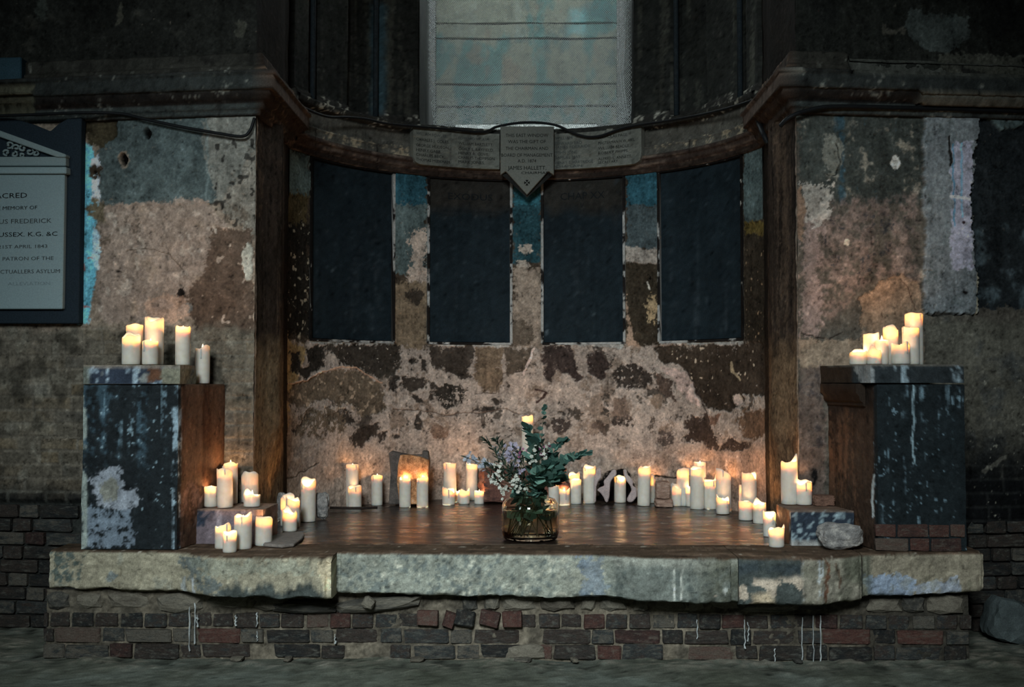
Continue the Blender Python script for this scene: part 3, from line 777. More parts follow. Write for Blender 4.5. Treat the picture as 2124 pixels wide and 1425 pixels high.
# window jambs, sill
def jamb(th, name, lab):
    a = cyl(th, SILL, AR + 0.02); b_ = np.array([a[0], 8.22, SILL])
    s = 1 if th < 0 else -1
    pts = [(a[0], a[1], 6.0), (a[0], b_[1], 6.0), (b_[0], b_[1], SILL), (a[0], a[1], SILL)]
    o = extrude_poly(name, pts, (-s * 0.06, 0, 0), M_SOOT_DIM, None, 0)
    return tag(o, lab, 'wall', kind='structure')
jamb(WIN0, 'wall_window_jamb_left', 'dark splayed jamb left of the netted window')
jamb(WIN1, 'wall_window_jamb_right', 'dark splayed jamb right of the netted window')
xw = abs(cyl(WIN1, 0)[0])
# ---- unseen rest of the chapel that keeps the sky out
M_PLAIN = mottled('dim_limewash', [C(52, 52, 48), C(66, 64, 58), C(78, 75, 68)], 3, 0.95, 0.3)
def slab(name, x0, x1, y0, y1, z0, z1, mat, label, cat):
    V = [(x, y, z) for x in (x0, x1) for y in (y0, y1) for z in (z0, z1)]
    Fc = [[0,1,3,2],[4,6,7,5],[0,4,5,1],[2,3,7,6],[0,2,6,4],[1,5,7,3]]
    return tag(mesh_np(name, V, Fc, None, mat, None, False), label, cat, kind='structure')
slab('ceiling', -4.6, 4.6, -4.1, 8.22, 6.0, 6.15, M_PLAIN, 'dark chapel ceiling high above the frame', 'ceiling')
slab('wall_side_left', -4.62, -4.5, -4.1, 6.5, 0, 6.0, M_PLAIN, 'limewashed nave wall beyond the left edge', 'wall')
slab('wall_side_right', 4.5, 4.62, -4.1, 6.5, 0, 6.0, M_PLAIN, 'limewashed nave wall beyond the right edge', 'wall')
slab('wall_rear', -4.6, 4.6, -4.12, -4.0, 0, 6.0, M_PLAIN, 'limewashed nave wall behind the viewpoint', 'wall')

# unseen masonry added behind the faces to stop sky leaks
def mass(sgn, name, label):
    pl = [(sgn * (HALF + 0.03), FLANK_Y + 0.035), (sgn * 4.55, FLANK_Y + 0.035 + (4.55 - HALF) * math.tan(math.radians(7))), (sgn * 4.55, 8.22)]
    pl.append((sgn * (xw + 0.07), 8.22))
    t_w = math.asin((xw + 0.07) / (AR + 0.06))
    for t in np.linspace(t_w, thm + 0.02, 24): pl.append((sgn * (AR + 0.06) * math.sin(t), AY + (AR + 0.06) * math.cos(t)))
    o = extrude_poly(name, [(a, b_, 0.0) for a, b_ in pl], (0, 0, 6.0), M_PLAIN, None, 0)
    return tag(o, label, 'wall', kind='structure')
mass(-1, 'wall_core_left', 'unseen masonry added against sky leaks behind the left wall face')
mass(1, 'wall_core_right', 'unseen masonry added against sky leaks behind the right wall face')
G_ = []
for t in np.linspace(-0.56, 0.56, 20): G_.append([cyl(t, 0.0, AR + 0.05), cyl(t, SILL - 0.02, AR + 0.05), cyl(t, SILL - 0.02, AR + 0.3), cyl(t, 0.0, AR + 0.3)])
tag(loft('wall_core_middle', np.array(G_), None, M_PLAIN), 'unseen masonry added against sky leaks behind the middle of the apse', 'wall', kind='structure')
# ---- cornices
def sweep(name, path, prof, paint, mat, label, step=0.012, cat='cornice'):
    """path: plan points with inward direction; prof: (projection, z) points."""
    pr = resample(prof, 0.012)
    pts = np.array([p for p, _ in path]); nor = np.array([n for _, n in path])
    G = np.zeros((len(pr), len(pts), 3))
    for i, (o, z) in enumerate(pr):
        G[i, :, 0] = pts[:, 0] + nor[:, 0] * o; G[i, :, 1] = pts[:, 1] + nor[:, 1] * o; G[i, :, 2] = z
    return tag(surface(name, G, paint, mat, face_to=(0, 4.0, 2.6), contrast=0.22), label, cat, kind='structure')
def flank_path(sgn, x_out=4.4):
    t = math.tan(math.radians(7)); out = []
    nf_ = np.array([-sgn * math.sin(math.radians(7)) * 0, -1.0])
    for x in np.concatenate([[x_out, 3.6], np.linspace(3.05, HALF + 0.001, 150)]):
        out.append(((sgn * x, FLANK_Y + (x - HALF) * t), (0.0, -1.0)))
    out.append(((sgn * HALF, FLANK_Y), (-sgn * 1.0, -1.0)))
    for y in np.linspace(FLANK_Y + 0.01, MOUTH_Y + 0.05, 70):
        out.append(((sgn * HALF, y), (-sgn * 1.0, 0.0)))
    return out
PROF_F = [(0.0, 2.80), (0.025, 2.80), (0.03, 2.825), (0.045, 2.835), (0.05, 2.865), (0.075, 2.885), (0.09, 2.91), (0.09, 2.92), (0.115, 2.925),
          (0.115, 3.0), (0.128, 3.005), (0.128, 3.02), (0.07, 3.035), (0.06, 3.06), (0.045, 3.07), (0.045, 3.13), (0.03, 3.14), (0.0, 3.145)]
def paint_corn_flank(side):
    def paint(c):
        z = c.P[:, 2]
        onf = (np.abs(c.P[:, 0]) > HALF - 0.002) * 1.0
        c.fill(C(33, 32, 30), 0.2)
        c.disp[:] = 0.003 * c.nm + 0.0015 * c.nf + 0.004 * np.minimum(c.nb, 0)
        band = (z > 2.92) & (z < 3.02); c.put(band * 0.8, C(37, 40, 39))
        c.put(((z > 2.86) & (z < 2.92)) * 0.85, C(26, 23, 21))
        c.put(((z > 2.80) & (z < 2.86)) * 0.8, C(44, 48, 47))
        c.put((z > 3.02) * 0.8, C(40, 39, 35))
        c.put(np.clip((c.nm * 0.7 + c.nf * 0.7 - 0.45) / 0.25, 0, 1) * 0.6, C(86, 86, 80))
        c.put(np.clip((-c.nm - 0.35) / 0.3, 0, 1) * 0.6, C(22, 21, 20))
        rev = 1 - onf
        c.put(rev * 0.85, C(46, 38, 33)); c.put(rev * np.clip((c.nm + c.nf - 0.5) / 0.4, 0, 1) * 0.6, C(84, 66, 52))
        c.put(rev * ((z > 2.93) & (z < 3.02)) * 0.6, C(70, 60, 54))
        if side > 0:      # mouldings knocked away towards the right
            t = np.clip((c.px - 1895 + 20 * c.nm) / 10, 0, 1) * onf * ((z > 2.855) & (z < 2.93))
            c.put(t, C(60, 58, 52)); c.disp += t * 0.03
            t = np.clip((c.px - 1762 + 12 * c.nm) / 8, 0, 1) * onf * (z > 2.99); c.put(t, C(52, 53, 49)); c.disp -= t * 0.045
        else:
            t = np.clip((75 - c.px + 20 * c.nm) / 10, 0, 1) * onf * ((z > 2.83) & (z < 3.0)); c.put(t, C(60, 58, 48)); c.disp -= t * 0.03
    return paint
sweep('trim_1', flank_path(-1), PROF_F, paint_corn_flank(-1), M_CORN, 'sooty moulded cornice along the left wall and reveal')
sweep('trim_2', flank_path(1), PROF_F, paint_corn_flank(1), M_CORN, 'broken moulded cornice along the right wall and reveal')
PROF_A = [(-0.02, 2.80), (0.02, 2.80), (0.03, 2.815), (0.03, 2.83), (0.055, 2.85), (0.06, 2.875), (0.08, 2.885), (0.08, 2.905), (0.055, 2.915), (0.05, 2.96), (0.062, 2.965),
          (0.05, 2.975), (0.03, 2.98), (0.03, 3.09), (0.07, 3.105), (0.08, 3.14), (0.05, 3.155), (-0.04, 3.16)]
apath = [((AR * math.sin(t), AY + AR * math.cos(t)), (-math.sin(t), -math.cos(t))) for t in np.linspace(-thm, thm, 330)]
def paint_corn_apse(c):
    z = c.P[:, 2]
    c.fill(C(62, 60, 55), 0.18)
    c.disp[:] = 0.002 * c.nm + 0.001 * c.nf
    c.put(np.clip((c.nm - 0.1) / 0.4, 0, 1) * 0.5, C(46, 47, 45))
    red = (z > 2.79) & (z < 2.915)
    c.put(red * 0.95, C(46, 38, 34)); c.put(red * np.clip((fbm(c.P, 30, 3, 90, (0.3, 0.3, 2)) - 0.1) / 0.4, 0, 1) * 0.7, C(80, 70, 62))
    c.put(((z > 2.80) & (z < 2.832)) * 0.7, C(30, 25, 22))
    f = (z > 2.91) & (z < 2.985); c.put(f * np.clip((c.nm + c.nf - 0.2) / 0.3, 0, 1) * 0.8, C(104, 94, 78))
    for x in (655, 783, 1430): c.put(np.clip((1.5 - np.abs(c.px - x)) / 1.2, 0, 1) * (z < 2.98) * 0.8, C(18, 16, 15))
    top = z > 3.085; c.put(top * 0.9, C(32, 32, 30)); c.put(top * np.clip((c.nf + c.nm * 0.6 - 0.35) / 0.2, 0, 1), C(94, 92, 84))
sweep('trim_3', apath, PROF_A, paint_corn_apse, M_CORN, 'red-brown moulded cornice curving round the apse')

# ---- apse paving
xs = np.linspace(-1.72, 1.72, 180); tt = np.linspace(0, 1, 90)
G = np.zeros((len(tt), len(xs), 3))
for j, x in enumerate(xs):
    y1 = back_y(x) + 0.03
    y0 = 5.64
    G[:, j, 0] = x; G[:, j, 1] = y0 + (y1 - y0) * tt; G[:, j, 2] = LEDGE
def paint_pave(c):
    c.fill(C(48, 35, 29, 0.5), 0.25)
    n = fbm(c.P, 9, 4, 100, (0.4, 1.6, 1))
    c.put(np.clip((n - 0.1) / 0.5, 0, 1) * 0.6, C(62, 46, 38, 0.5)); c.put(np.clip((-n - 0.3) / 0.4, 0, 1) * 0.6, C(30, 24, 22, 0.5))
    c.flecks(C(130, 122, 112), 0.86, None, seed=101, freq=40, stretch=(0.5, 1, 1), op=0.8)
    e = np.clip((5.665 + 0.006 * c.nm - c.P[:, 1]) / 0.008, 0, 1); c.put(e * 0.7, C(92, 84, 72))
    c.disp[:] = 0.0035 * c.nb + 0.001 * c.nm
o = surface('floor_apse', G, paint_pave, M_PAVE, face_to=(0, 6.5, 5), weather=0.8)
tag(o, 'dark reddish-brown paving of the raised apse', 'floor', kind='structure')
# body under the paving
slab('floor_apse_bed', -2.2, 2.1, 5.55, 5.95, 0.0, LEDGE - 0.03, M_MORTAR, 'rubble bed beneath the raised apse', 'floor')

# ---- earth floor of the chapel
xs = np.concatenate([[-4.6, -3.6], np.linspace(-3.0, 3.0, 200), [3.6, 4.6]]); ys = np.concatenate([[-4.1, 0, 2.5], np.linspace(4.2, 6.3, 110), [6.6]])
G = np.zeros((len(ys), len(xs), 3)); G[..., 0] = xs[None, :]; G[..., 1] = ys[:, None]
def paint_ground(c):
    c.fill(C(62, 64, 57), 0.2)
    c.put(np.clip((c.nb + 0.3 * c.nm) / 0.6, 0, 1) * 0.6, C(48, 50, 42)); c.put(np.clip((-c.nb + 0.4 * c.nm - 0.1) / 0.5, 0, 1) * 0.5, C(72, 77, 72))
    near = np.clip((c.P[:, 1] - 5.18) / 0.2, 0, 1)
    c.put(near * np.clip((c.nm + c.nf - 0.1) / 0.4, 0, 1) * 0.7, C(84, 80, 72))
    c.put(near * np.clip((-c.nm - 0.3) / 0.3, 0, 1) * 0.7, C(22, 22, 20))
    c.disp[:] = 0.012 * c.nb + 0.006 * c.nm + near * 0.012 * np.maximum(c.nm, 0)
tag(surface('floor', G, paint_ground, M_GROUND, face_to=(0, 3, 5), contrast=0.1), 'dusty grey-green earth floor before the ledge', 'floor', kind='structure')
# ================================================================== LEDGE AND BRICK BASE
rnd = random.Random(11)
FRONT = [(60, 5.42), (105, 5.42), (370, 5.40), (440, 5.25), (690, 5.22), (690.5, 5.37), (1250, 5.34), (1340, 5.25), (1700, 5.22), (1800, 5.36), (2035, 5.41), (2080, 5.41)]
def front_y(px): return float(np.interp(px, [a for a, _ in FRONT], [b for _, b in FRONT]))
def ledge_slab(px0, px1, zb0, zb1, paint, label, rag=(0, 0), seed=0):
    xa, xb = xat(px0, front_y(px0 + 1)), xat(px1, front_y(px1 - 1))
    n = max(8, int((xb - xa) / 0.008)); secs = []
    for i in range(n + 1):
        t = i / n; px = px0 + (px1 - px0) * t
        yf = front_y(min(max(px, px0 + 1), px1 - 1)); x = xat(px, yf)
        if t < 0.02 or t > 0.98: yf += 0.012
        zb = zb0 + (zb1 - zb0) * t
        prof = [(5.66, zb + 0.02), (5.5, zb), (yf + 0.02, zb), (yf + 0.004, zb + 0.008)]
        for k in range(1, 25): prof.append((yf + 0.001 * (k % 2), zb + 0.008 + (LEDGE - 0.022 - zb) * k / 25))
        prof += [(yf + 0.002, LEDGE - 0.012), (yf + 0.012, LEDGE - 0.002)]
        for k in range(1, 13): prof.append((yf + 0.012 + (5.655 - yf - 0.012) * k / 12, LEDGE))
        dx = 0.0
        if t == 0: dx = rag[0]
        if t == 1: dx = rag[1]
        secs.append([(x + dx * math.sin(9 * z), y, z) for y, z in prof])
    G = np.array(secs)
    P = G.reshape(-1, 3)
    n1 = fbm(P, 14, 4, 200 + seed); n2 = fbm(P, 50, 2, 201 + seed)
    frontish = (P[:, 1] < np.repeat(G[:, 3, 1], G.shape[1]) + 0.03)
    P[:, 1] += frontish * (0.009 * n1 + 0.006 * n2 + 0.003 * fbm(P, 110, 2, 207))
    chip = np.clip(fbm(P, 16, 3, 203 + seed) - 0.15, 0, 1)
    edge = frontish & (P[:, 2] > LEDGE - 0.02)
    P[:, 2] -= edge * chip * 0.03
    low = P[:, 2] < np.repeat(G[:, 2, 2], G.shape[1]) + 0.012
    P[:, 2] += low * 0.012 * fbm(P, 10, 3, 204 + seed)
    top = (P[:, 2] > LEDGE - 0.005) & ~edge
    P[:, 2] += top * (0.003 * n1)
    o = loft('ledge_slab', P.reshape(G.shape), paint, M_STONE)
    return tag(o, label, 'stone slab', 'stone slabs of the ledge')
def ledge_top(c):
    top = np.clip((c.P[:, 2] - (LEDGE - 0.009) + 0.004 * c.nm) / 0.005, 0, 1)
    c.put(top, C(56, 45, 36)); n = fbm(c.P, 12, 4, 210, (0.4, 1.6, 1))
    c.put(top * np.clip((n - 0.1) / 0.4, 0, 1) * 0.6, C(84, 70, 58)); c.put(top * np.clip((-n - 0.2) / 0.4, 0, 1) * 0.6, C(38, 34, 26))
    c.put(top * np.clip((fbm(c.P, 42, 2, 211, (0.5, 1, 1)) - 0.8) / 0.15, 0, 1) * 0.8, C(120, 114, 104))
def p_slab1(c):
    c.fill(C(104, 99, 85), 0.16)
    c.put(np.clip((c.nm * 0.8 + c.nf * 0.6 - 0.3) / 0.3, 0, 1) * 0.6, C(92, 92, 84))
    c.poly([(110, 1145), (175, 1150), (165, 1205), (115, 1200)], C(60, 66, 62), amp=8, speck=0.62)
    c.ell(232, 1195, 14, 9, C(84, 88, 86), amp=6); c.line([(249, 1175), (248, 1225)], 3, C(84, 78, 64), op=0.7)
    c.poly([(372, 1150), (420, 1155), (465, 1235), (470, 1250), (410, 1225), (375, 1190)], C(66, 72, 72), amp=12, op=0.85, speck=0.75)
    c.poly([(395, 1160), (640, 1165), (650, 1190), (420, 1200)], C(96, 98, 88), amp=10, op=0.6)
    m = c.region([(445, 1200), (665, 1185), (672, 1260), (470, 1258)])
    st = fbm(c.P, 26, 3, 220, (1, 1, 0.15))
    rise = np.clip((c.py - 1213 + 26 * st) / 14, 0, 1)
    c.put(m * rise * 0.92, C(40, 46, 46))
    c.poly([(658, 1165), (690, 1155), (686, 1222), (672, 1228), (664, 1200)], C(134, 124, 104), amp=3)
    c.line([(400, 1200), (402, 1250)], 9, C(130, 134, 138), amp=3, op=0.7); c.line([(380, 1200), (382, 1235)], 6, C(110, 116, 120), amp=3, op=0.6)
    ledge_top(c)
def p_slab2(c):
    c.fill(C(96, 98, 90), 0.13)
    c.put(np.clip((c.nf * 0.9 + c.nm * 0.5 - 0.15) / 0.25, 0, 1) * 0.75, C(62, 68, 67))
    c.put(np.clip((c.nb - 0.1) / 0.5, 0, 1) * 0.4, C(110, 106, 94)); c.put(np.clip((-c.nf + c.nm * 0.4 - 0.45) / 0.2, 0, 1) * 0.7, C(132, 130, 118))
    c.rect(1205, 1255, 1155, 1240, C(74, 84, 96), amp=12, op=0.6)
    dk = np.clip((c.px - 1230 + 20 * c.nm) / 60, 0, 1)
    c.put(dk * 0.75, C(66, 70, 67))
    c.put(dk * np.clip((1185 + 16 * c.nm - c.py) / 14, 0, 1) * 0.7, C(104, 104, 96))
    c.put(np.clip((c.px - 1430) / 60, 0, 1) * np.clip((c.nm + 0.3) / 0.4, 0, 1) * 0.7, C(54, 54, 44))
    c.streaks(C(128, 130, 126), 0.42, dk, 0.75, 221, 22); c.streaks(C(40, 44, 42), 0.4, dk, 0.6, 222, 16)
    for x in (1398, 1414): c.line([(x, 1180), (x, 1245)], 3, C(140, 140, 132), amp=1, op=0.8)
    c.flecks(C(122, 112, 100), 0.7, c.region([(1440, 1200), (1530, 1200), (1530, 1250), (1440, 1250)]), freq=40, seed=223)
    c.line([(692, 1150), (697, 1235)], 8, C(48, 48, 44), amp=3)
    ledge_top(c)
def p_slab3(c):
    c.fill(C(50, 54, 52), 0.15)
    c.flecks(C(120, 110, 98), 0.3, c.region([(1530, 1205), (1675, 1195), (1675, 1255), (1530, 1255)]), freq=15, seed=225, soft=0.05, op=1)
    c.put(c.region([(1560, 1237), (1595, 1230), (1605, 1255), (1560, 1256)]), C(122, 110, 92))
    c.put(np.clip((1200 - c.py + 12 * c.nm) / 20, 0, 1) * np.clip((c.nm + 0.2) / 0.5, 0, 1) * 0.7, C(34, 40, 44))
    r = np.clip((c.px - 1662 + 5 * c.nm) / 8, 0, 1)
    c.put(r, C(98, 94, 84)); c.put(r * np.clip((c.nm + c.nf * 0.5) / 0.4, 0, 1) * 0.6, C(70, 70, 60))
    c.streaks(C(128, 132, 134), 0.35, c.region([(1668, 1160), (1712, 1160), (1712, 1255), (1668, 1255)]), 0.8, 226, 24)
    c.line([(1718, 1165), (1714, 1250)], 6, C(70, 44, 30), amp=4, op=0.85); c.line([(1737, 1170), (1742, 1215)], 5, C(60, 42, 30), amp=4, op=0.7)
    c.put(c.region([(1745, 1150), (1800, 1150), (1795, 1215), (1755, 1200)]) * 0.7, C(60, 62, 52))
    ledge_top(c)
def p_slab4(c):
    c.fill(C(94, 88, 76), 0.14)
    c.poly([(1795, 1195), (1850, 1190), (1900, 1200), (1890, 1245), (1800, 1245)], C(92, 104, 120), amp=8, op=0.8)
    c.poly([(1900, 1215), (1980, 1200), (1990, 1225), (1900, 1240)], C(104, 112, 124), amp=8, op=0.7)
    c.put(np.clip((c.nm + c.nf * 0.6 - 0.35) / 0.3, 0, 1) * 0.55, C(78, 76, 64))
    c.line([(1836, 1140), (1836, 1175), (1850, 1190), (1846, 1195)], 2, C(50, 48, 42)); c.ell(1885, 1148, 10, 5, C(36, 36, 32), amp=3)
    c.put(np.clip((1815 - c.px + 8 * c.nm) / 12, 0, 1) * 0.7, C(58, 62, 54))
    ledge_top(c)
ledge_slab(106, 688, 0.345, 0.335, p_slab1, 'pale left ledge slab with sooty tongues along its lower edge', seed=1)
ledge_slab(693, 1529, 0.335, 0.315, p_slab2, 'long pitted grey ledge slab below the glass vase', seed=2)
ledge_slab(1531, 1784, 0.31, 0.32, p_slab3, 'dark ledge slab with flaked pale patches and rust runs', seed=3)
ledge_slab(1787, 2036, 0.325, 0.345, p_slab4, 'broken tan end slab of the ledge under the right pedestal', seed=4)

# ---- brick masonry under the ledge
PL_Y = 5.46
XL, XR = xat(98, PL_Y), xat(2008, PL_Y)
def paint_core(c):
    c.fill(C(80, 74, 64), 0.2); c.disp[:] = 0.007 * c.nm + 0.005 * c.nf + 0.003 * c.nv
    c.put(np.clip((c.nm + 0.2) / 0.5, 0, 1) * 0.6, C(40, 38, 34)); c.put(np.clip((c.px - 1650) / 250, 0, 1) * 0.7, C(30, 30, 28))
G = np.zeros((60, 760, 3)); G[..., 0] = np.linspace(XL + 0.01, XR - 0.01, 760)[None, :]; G[..., 1] = PL_Y + 0.009; G[..., 2] = np.linspace(-0.02, 0.335, 60)[:, None]
base = surface('wall_base', G, paint_core, M_WALL)
tag(base, 'crumbling brick base below the stone ledge', 'wall', kind='structure')
def brick_mesh(name, seed, mat):
    rg = np.random.RandomState(seed)
    bm = bmesh.new(); bmesh.ops.create_cube(bm, size=1.0)
    bmesh.ops.bevel(bm, geom=list(bm.edges), offset=0.055, segments=1, affect='EDGES')
    for v in bm.verts:
        v.co += Vector((rg.rand(3) - 0.5) * np.array([0.07, 0.08, 0.13]))
    me = bpy.data.meshes.new(name); bm.to_mesh(me); bm.free(); me.materials.append(mat); return me
BM = [brick_mesh('brick', i, M_BRICK) for i in range(5)]; RM = [brick_mesh('red_brick', 20 + i, M_REDBRICK) for i in range(3)]
def put_brick(parent, x0, x1, z0, z1, yf, depth=0.10, red=False, rot=(0, 0, 0), name='brick'):
    o = bpy.data.objects.new(name, rnd.choice(RM if red else BM))
    o.location = ((x0 + x1) / 2, yf + depth / 2, (z0 + z1) / 2); o.scale = (x1 - x0, depth, z1 - z0); o.rotation_euler = rot
    COL.objects.link(o); o.parent = parent; return o
holes = [(705, 762, 0), (1066, 1112, 1), (1395, 1440, 0)]
red_at = [(868, 912, 2), (990, 1040, 2), (1044, 1068, 1), (1232, 1280, 0), (1310, 1370, 1), (420, 520, 1), (640, 720, 2), (1500, 1560, 2)]
for row in range(3):
    z0 = row * 0.0755 + 0.004; x = XL + (0.0, 0.06, 0.03)[row]
    if row: put_brick(base, XL, x - 0.01, z0, z0 + 0.066, PL_Y - 0.002)
    k = 0
    while x < XR - 0.03:
        w = 0.104 if (row == 2 or (k + row) % 2 == 0) else 0.214
        w *= rnd.uniform(0.92, 1.06); x1 = min(x + w, XR)
        pc = proj(np.array([[(x + x1) / 2, PL_Y, z0 + 0.03]]))[0][0]
        skip = any(a < pc < b_ and r == row for a, b_, r in holes) or (row == 2 and 862 < pc < 1062) or rnd.random() < 0.02
        red = any(a < pc < b_ and r == row for a, b_, r in red_at) or rnd.random() < 0.06
        if not skip:
            put_brick(base, x, x1, z0 + rnd.uniform(-0.003, 0.003), z0 + 0.066 + rnd.uniform(-0.004, 0.004), PL_Y - rnd.uniform(-0.006, 0.012), 0.1, red, (rnd.uniform(-.02, .02), rnd.uniform(-.012, .012), rnd.uniform(-.02, .02)))
        x = x1 + rnd.uniform(0.009, 0.016); k += 1
# loose slanted bricks of the top course
for px0, px1, ry, rx in ((868, 911, 0.0, 0.16), (922, 945, 0.3, 0.05), (945, 984, 0.16, 0.22), (996, 1036, 0.2, 0.12), (1043, 1083, -0.05, 0.05)):
    put_brick(base, xat(px0, PL_Y), xat(px1, PL_Y), 0.158, 0.232, PL_Y - 0.03, 0.13, px0 != 945, (-rx, ry, 0.0))
# rubble and pointing between bricks and slab
def stone_mesh(name, seed, mat, sub=2, amp=0.28, cube=0.55):
    bm = bmesh.new(); bmesh.ops.create_icosphere(bm, subdivisions=sub, radius=0.5)
    P = np.array([v.co[:] for v in bm.verts]) + seed * 3.7
    n = fbm(P, 2.2, 3, seed); n2 = fbm(P, 6, 2, seed + 5)
    for v, a, b_ in zip(bm.verts, n, n2):
        co = v.co.copy(); m = max(abs(co.x), abs(co.y), abs(co.z))
        cub = co * (0.5 / m) if m > 0 else co
        v.co = co.lerp(cub, cube) * (1 + amp * a + 0.08 * b_)
    me = bpy.data.meshes.new(name); bm.to_mesh(me); bm.free(); me.materials.append(mat); return me
SM = [stone_mesh('stone', 60 + i, M_RUBBLE, 2, 0.2, 0.75) for i in range(6)]
def put_stone(parent, px0, px1, z0, z1, yf, depth=0.1, rot=(0, 0, 0), name='stone'):
    o = bpy.data.objects.new(name, rnd.choice(SM)); x0, x1 = xat(px0, yf), xat(px1, yf)
    o.location = ((x0 + x1) / 2, yf + depth / 2, (z0 + z1) / 2); o.scale = (x1 - x0, depth, z1 - z0); o.rotation_euler = rot
    COL.objects.link(o); o.parent = parent; return o
px = 100
while px < 1990:
    w = rnd.choice([34, 46, 58, 74, 96]); gap = rnd.choice([2, 3, 4, 12])
    if not (555 < px < 880 or 1280 < px < 1310 or 1660 < px < 1745):
        zc = rnd.uniform(0.0, 0.015)
        put_stone(base, px, px + w, 0.222 + zc, 0.318 + zc * 0.6, PL_Y - rnd.uniform(0.0, 0.03), 0.11, (0, rnd.uniform(-.06, .06), rnd.uniform(-.1, .1)))
    px += w + gap
for a, b_, z0, z1, ry in ((556, 700, 0.225, 0.285, 0.02), (690, 872, 0.235, 0.30, -0.10), (1530, 1662, 0.232, 0.305, 0.0)):
    put_stone(base, a, b_, z0, z1, PL_Y - 0.045, 0.13, (0, ry, 0))
# bricks showing in the lower left and lower right walls
def wall_bricks(parent, sgn, xa, xb, rows, dark):
    for row in range(rows):
        z0 = row * 0.0755 + 0.004; x = xa + rnd.uniform(-0.15, 0); k = row
        while x < xb:
            w = (0.214 if k % 2 else 0.104) * rnd.uniform(0.94, 1.05); x1 = x + w
            if x1 > xa + 0.03 and x1 < xb + 0.05:
                yf = FLANK_Y + (abs((x + x1) / 2) - HALF) * math.tan(math.radians(7)) - 0.004 + rnd.uniform(-0.008, 0.006)
                put_brick(parent, x, x1, z0, z0 + 0.065, yf, 0.05, rnd.random() < 0.06, (rnd.uniform(-.02, .02), rnd.uniform(-.012, .012), sgn * math.radians(7) + rnd.uniform(-.015, .015)))
            x = x1 + rnd.uniform(0.010, 0.016); k += 1
wall_bricks(wl, -1, -3.02, -2.44, 9, False)
wall_bricks(wr, 1, 2.42, 2.9, 8, True)

# ---- wax runs and crumbs at the foot
M_WAXRUN = mottled('old_wax', [C(104, 108, 108), C(140, 144, 142)], 30, 0.6, 0.2)
def wax_run(px, y0, y1, wpx, Y, parent):
    n = 9; V = []; Fc = []
    for i in range(n):
        t = i / (n - 1); p = at(px + rnd.uniform(-1.5, 1.5), y0 + (y1 - y0) * t, Y)
        w = wpx * 0.7 * Y / F * (0.2 + 0.65 * rnd.random()) * (1.0 if t < 0.9 else 1.5)
        for a, d in ((-0.5, 0.004), (-0.3, -0.006), (0, -0.009), (0.3, -0.006), (0.5, 0.004)): V.append((p[0] + a * w, Y + d, p[2]))
    for i in range(n - 1):
        for k in range(4): Fc.append([i * 5 + k, i * 5 + k + 1, (i + 1) * 5 + k + 1, (i + 1) * 5 + k])
    return mesh_np('wax_run', V, Fc, None, M_WAXRUN, parent)
for px, y0, y1, w in ((393, 1258, 1350, 5), (405, 1250, 1335, 8), (410, 1275, 1300, 6), (489, 1275, 1298, 8), (533, 1270, 1300, 8), (534, 1308, 1330, 5), (1545, 1285, 1345, 6), (1552, 1290, 1330, 4), (1446, 1285, 1325, 4),
                      (1664, 1280, 1372, 5), (1687, 1276, 1372, 3), (1702, 1276, 1374, 6), (1607, 1345, 1375, 4), (695, 1315, 1335, 8)):
    wax_run(px, y0, y1, w, PL_Y - 0.016, base)
def crumb(px0, px1, py, Y, h):
    o = put_stone(base, px0, px1, 0.0, h, Y, 0.07, (0, 0, rnd.uniform(-.3, .3)), 'mortar_crumb'); return o
for px0, px1, py in ((480, 505, 1362), (590, 606, 1368), (850, 880, 1366), (1066, 1100, 1370), (1645, 1660, 1375), (1184, 1196, 1374)):
    crumb(px0, px1, py, PL_Y - 0.07, 0.018)
put_stone(base, 752, 776, 0.262, 0.315, PL_Y - 0.10, 0.06, (0, .5, 0))
put_stone(base, 1048, 1128, 0.0, 0.075, PL_Y - 0.02, 0.08)

# ================================================================== PEDESTALS AND BLOCKS
def p_ped_left(c):
    fr = np.clip((5.50 - c.P[:, 1]) / 0.02, 0, 1)
    c.fill(C(68, 51, 40, 0.8), 0.2)
    c.streaks(C(44, 28, 20), 0.15, None, 0.7, 230, 20); c.streaks(C(98, 76, 62, 0.8), 0.5, None, 0.7, 231, 26)
    c.put(fr, C(20, 24, 26))
    c.streaks(C(74, 90, 98), 0.36, fr * np.clip((960 - c.py + 60 * c.nm) / 90, 0, 1), 0.8, 232, 48, 0.3)
    c.streaks(C(52, 70, 80), 0.2, fr * np.clip((1000 - c.py) / 80, 0, 1), 0.45, 233, 14, 0.3)
    c.put(fr * np.clip((c.nf * 0.6 + c.nv * .6 + c.nm * 0.5 + .3 * c.ns - 0.66) / 0.18, 0, 1) * 0.85, C(84, 98, 104))
    c.streaks(C(100, 114, 122), 0.0, fr * np.clip((c.px - 356 + 4 * c.nm) / 4, 0, 1) * np.clip((c.nm + .3) / .3, 0, 1), .8, 234, 40)
    c.poly([(188, 990), (205, 975), (240, 966), (262, 974), (250, 992), (258, 1015), (286, 1018), (290, 1034), (268, 1064), (232, 1056), (205, 1048), (196, 1020)], C(96, 100, 106), amp=7, wear=.8)
    c.poly([(206, 1000), (236, 985), (248, 1010), (240, 1040), (212, 1038)], C(82, 82, 76), amp=6)
    c.poly([(175, 1050), (270, 1062), (280, 1130), (180, 1135)], C(72, 80, 88), amp=10, speck=0.7)
    c.put(np.clip((182 - c.px + 3 * c.nm) / 4, 0, 1) * np.clip((c.nm + 0.2) / 0.2, 0, 1) * fr, C(92, 98, 94))
    m = c.region([(380, 1000), (470, 990), (520, 1000), (520, 1130), (370, 1130)]); c.put(m * np.clip((c.nm + c.nf * .5) / 0.3, 0, 1) * 0.8, C(84, 66, 58))
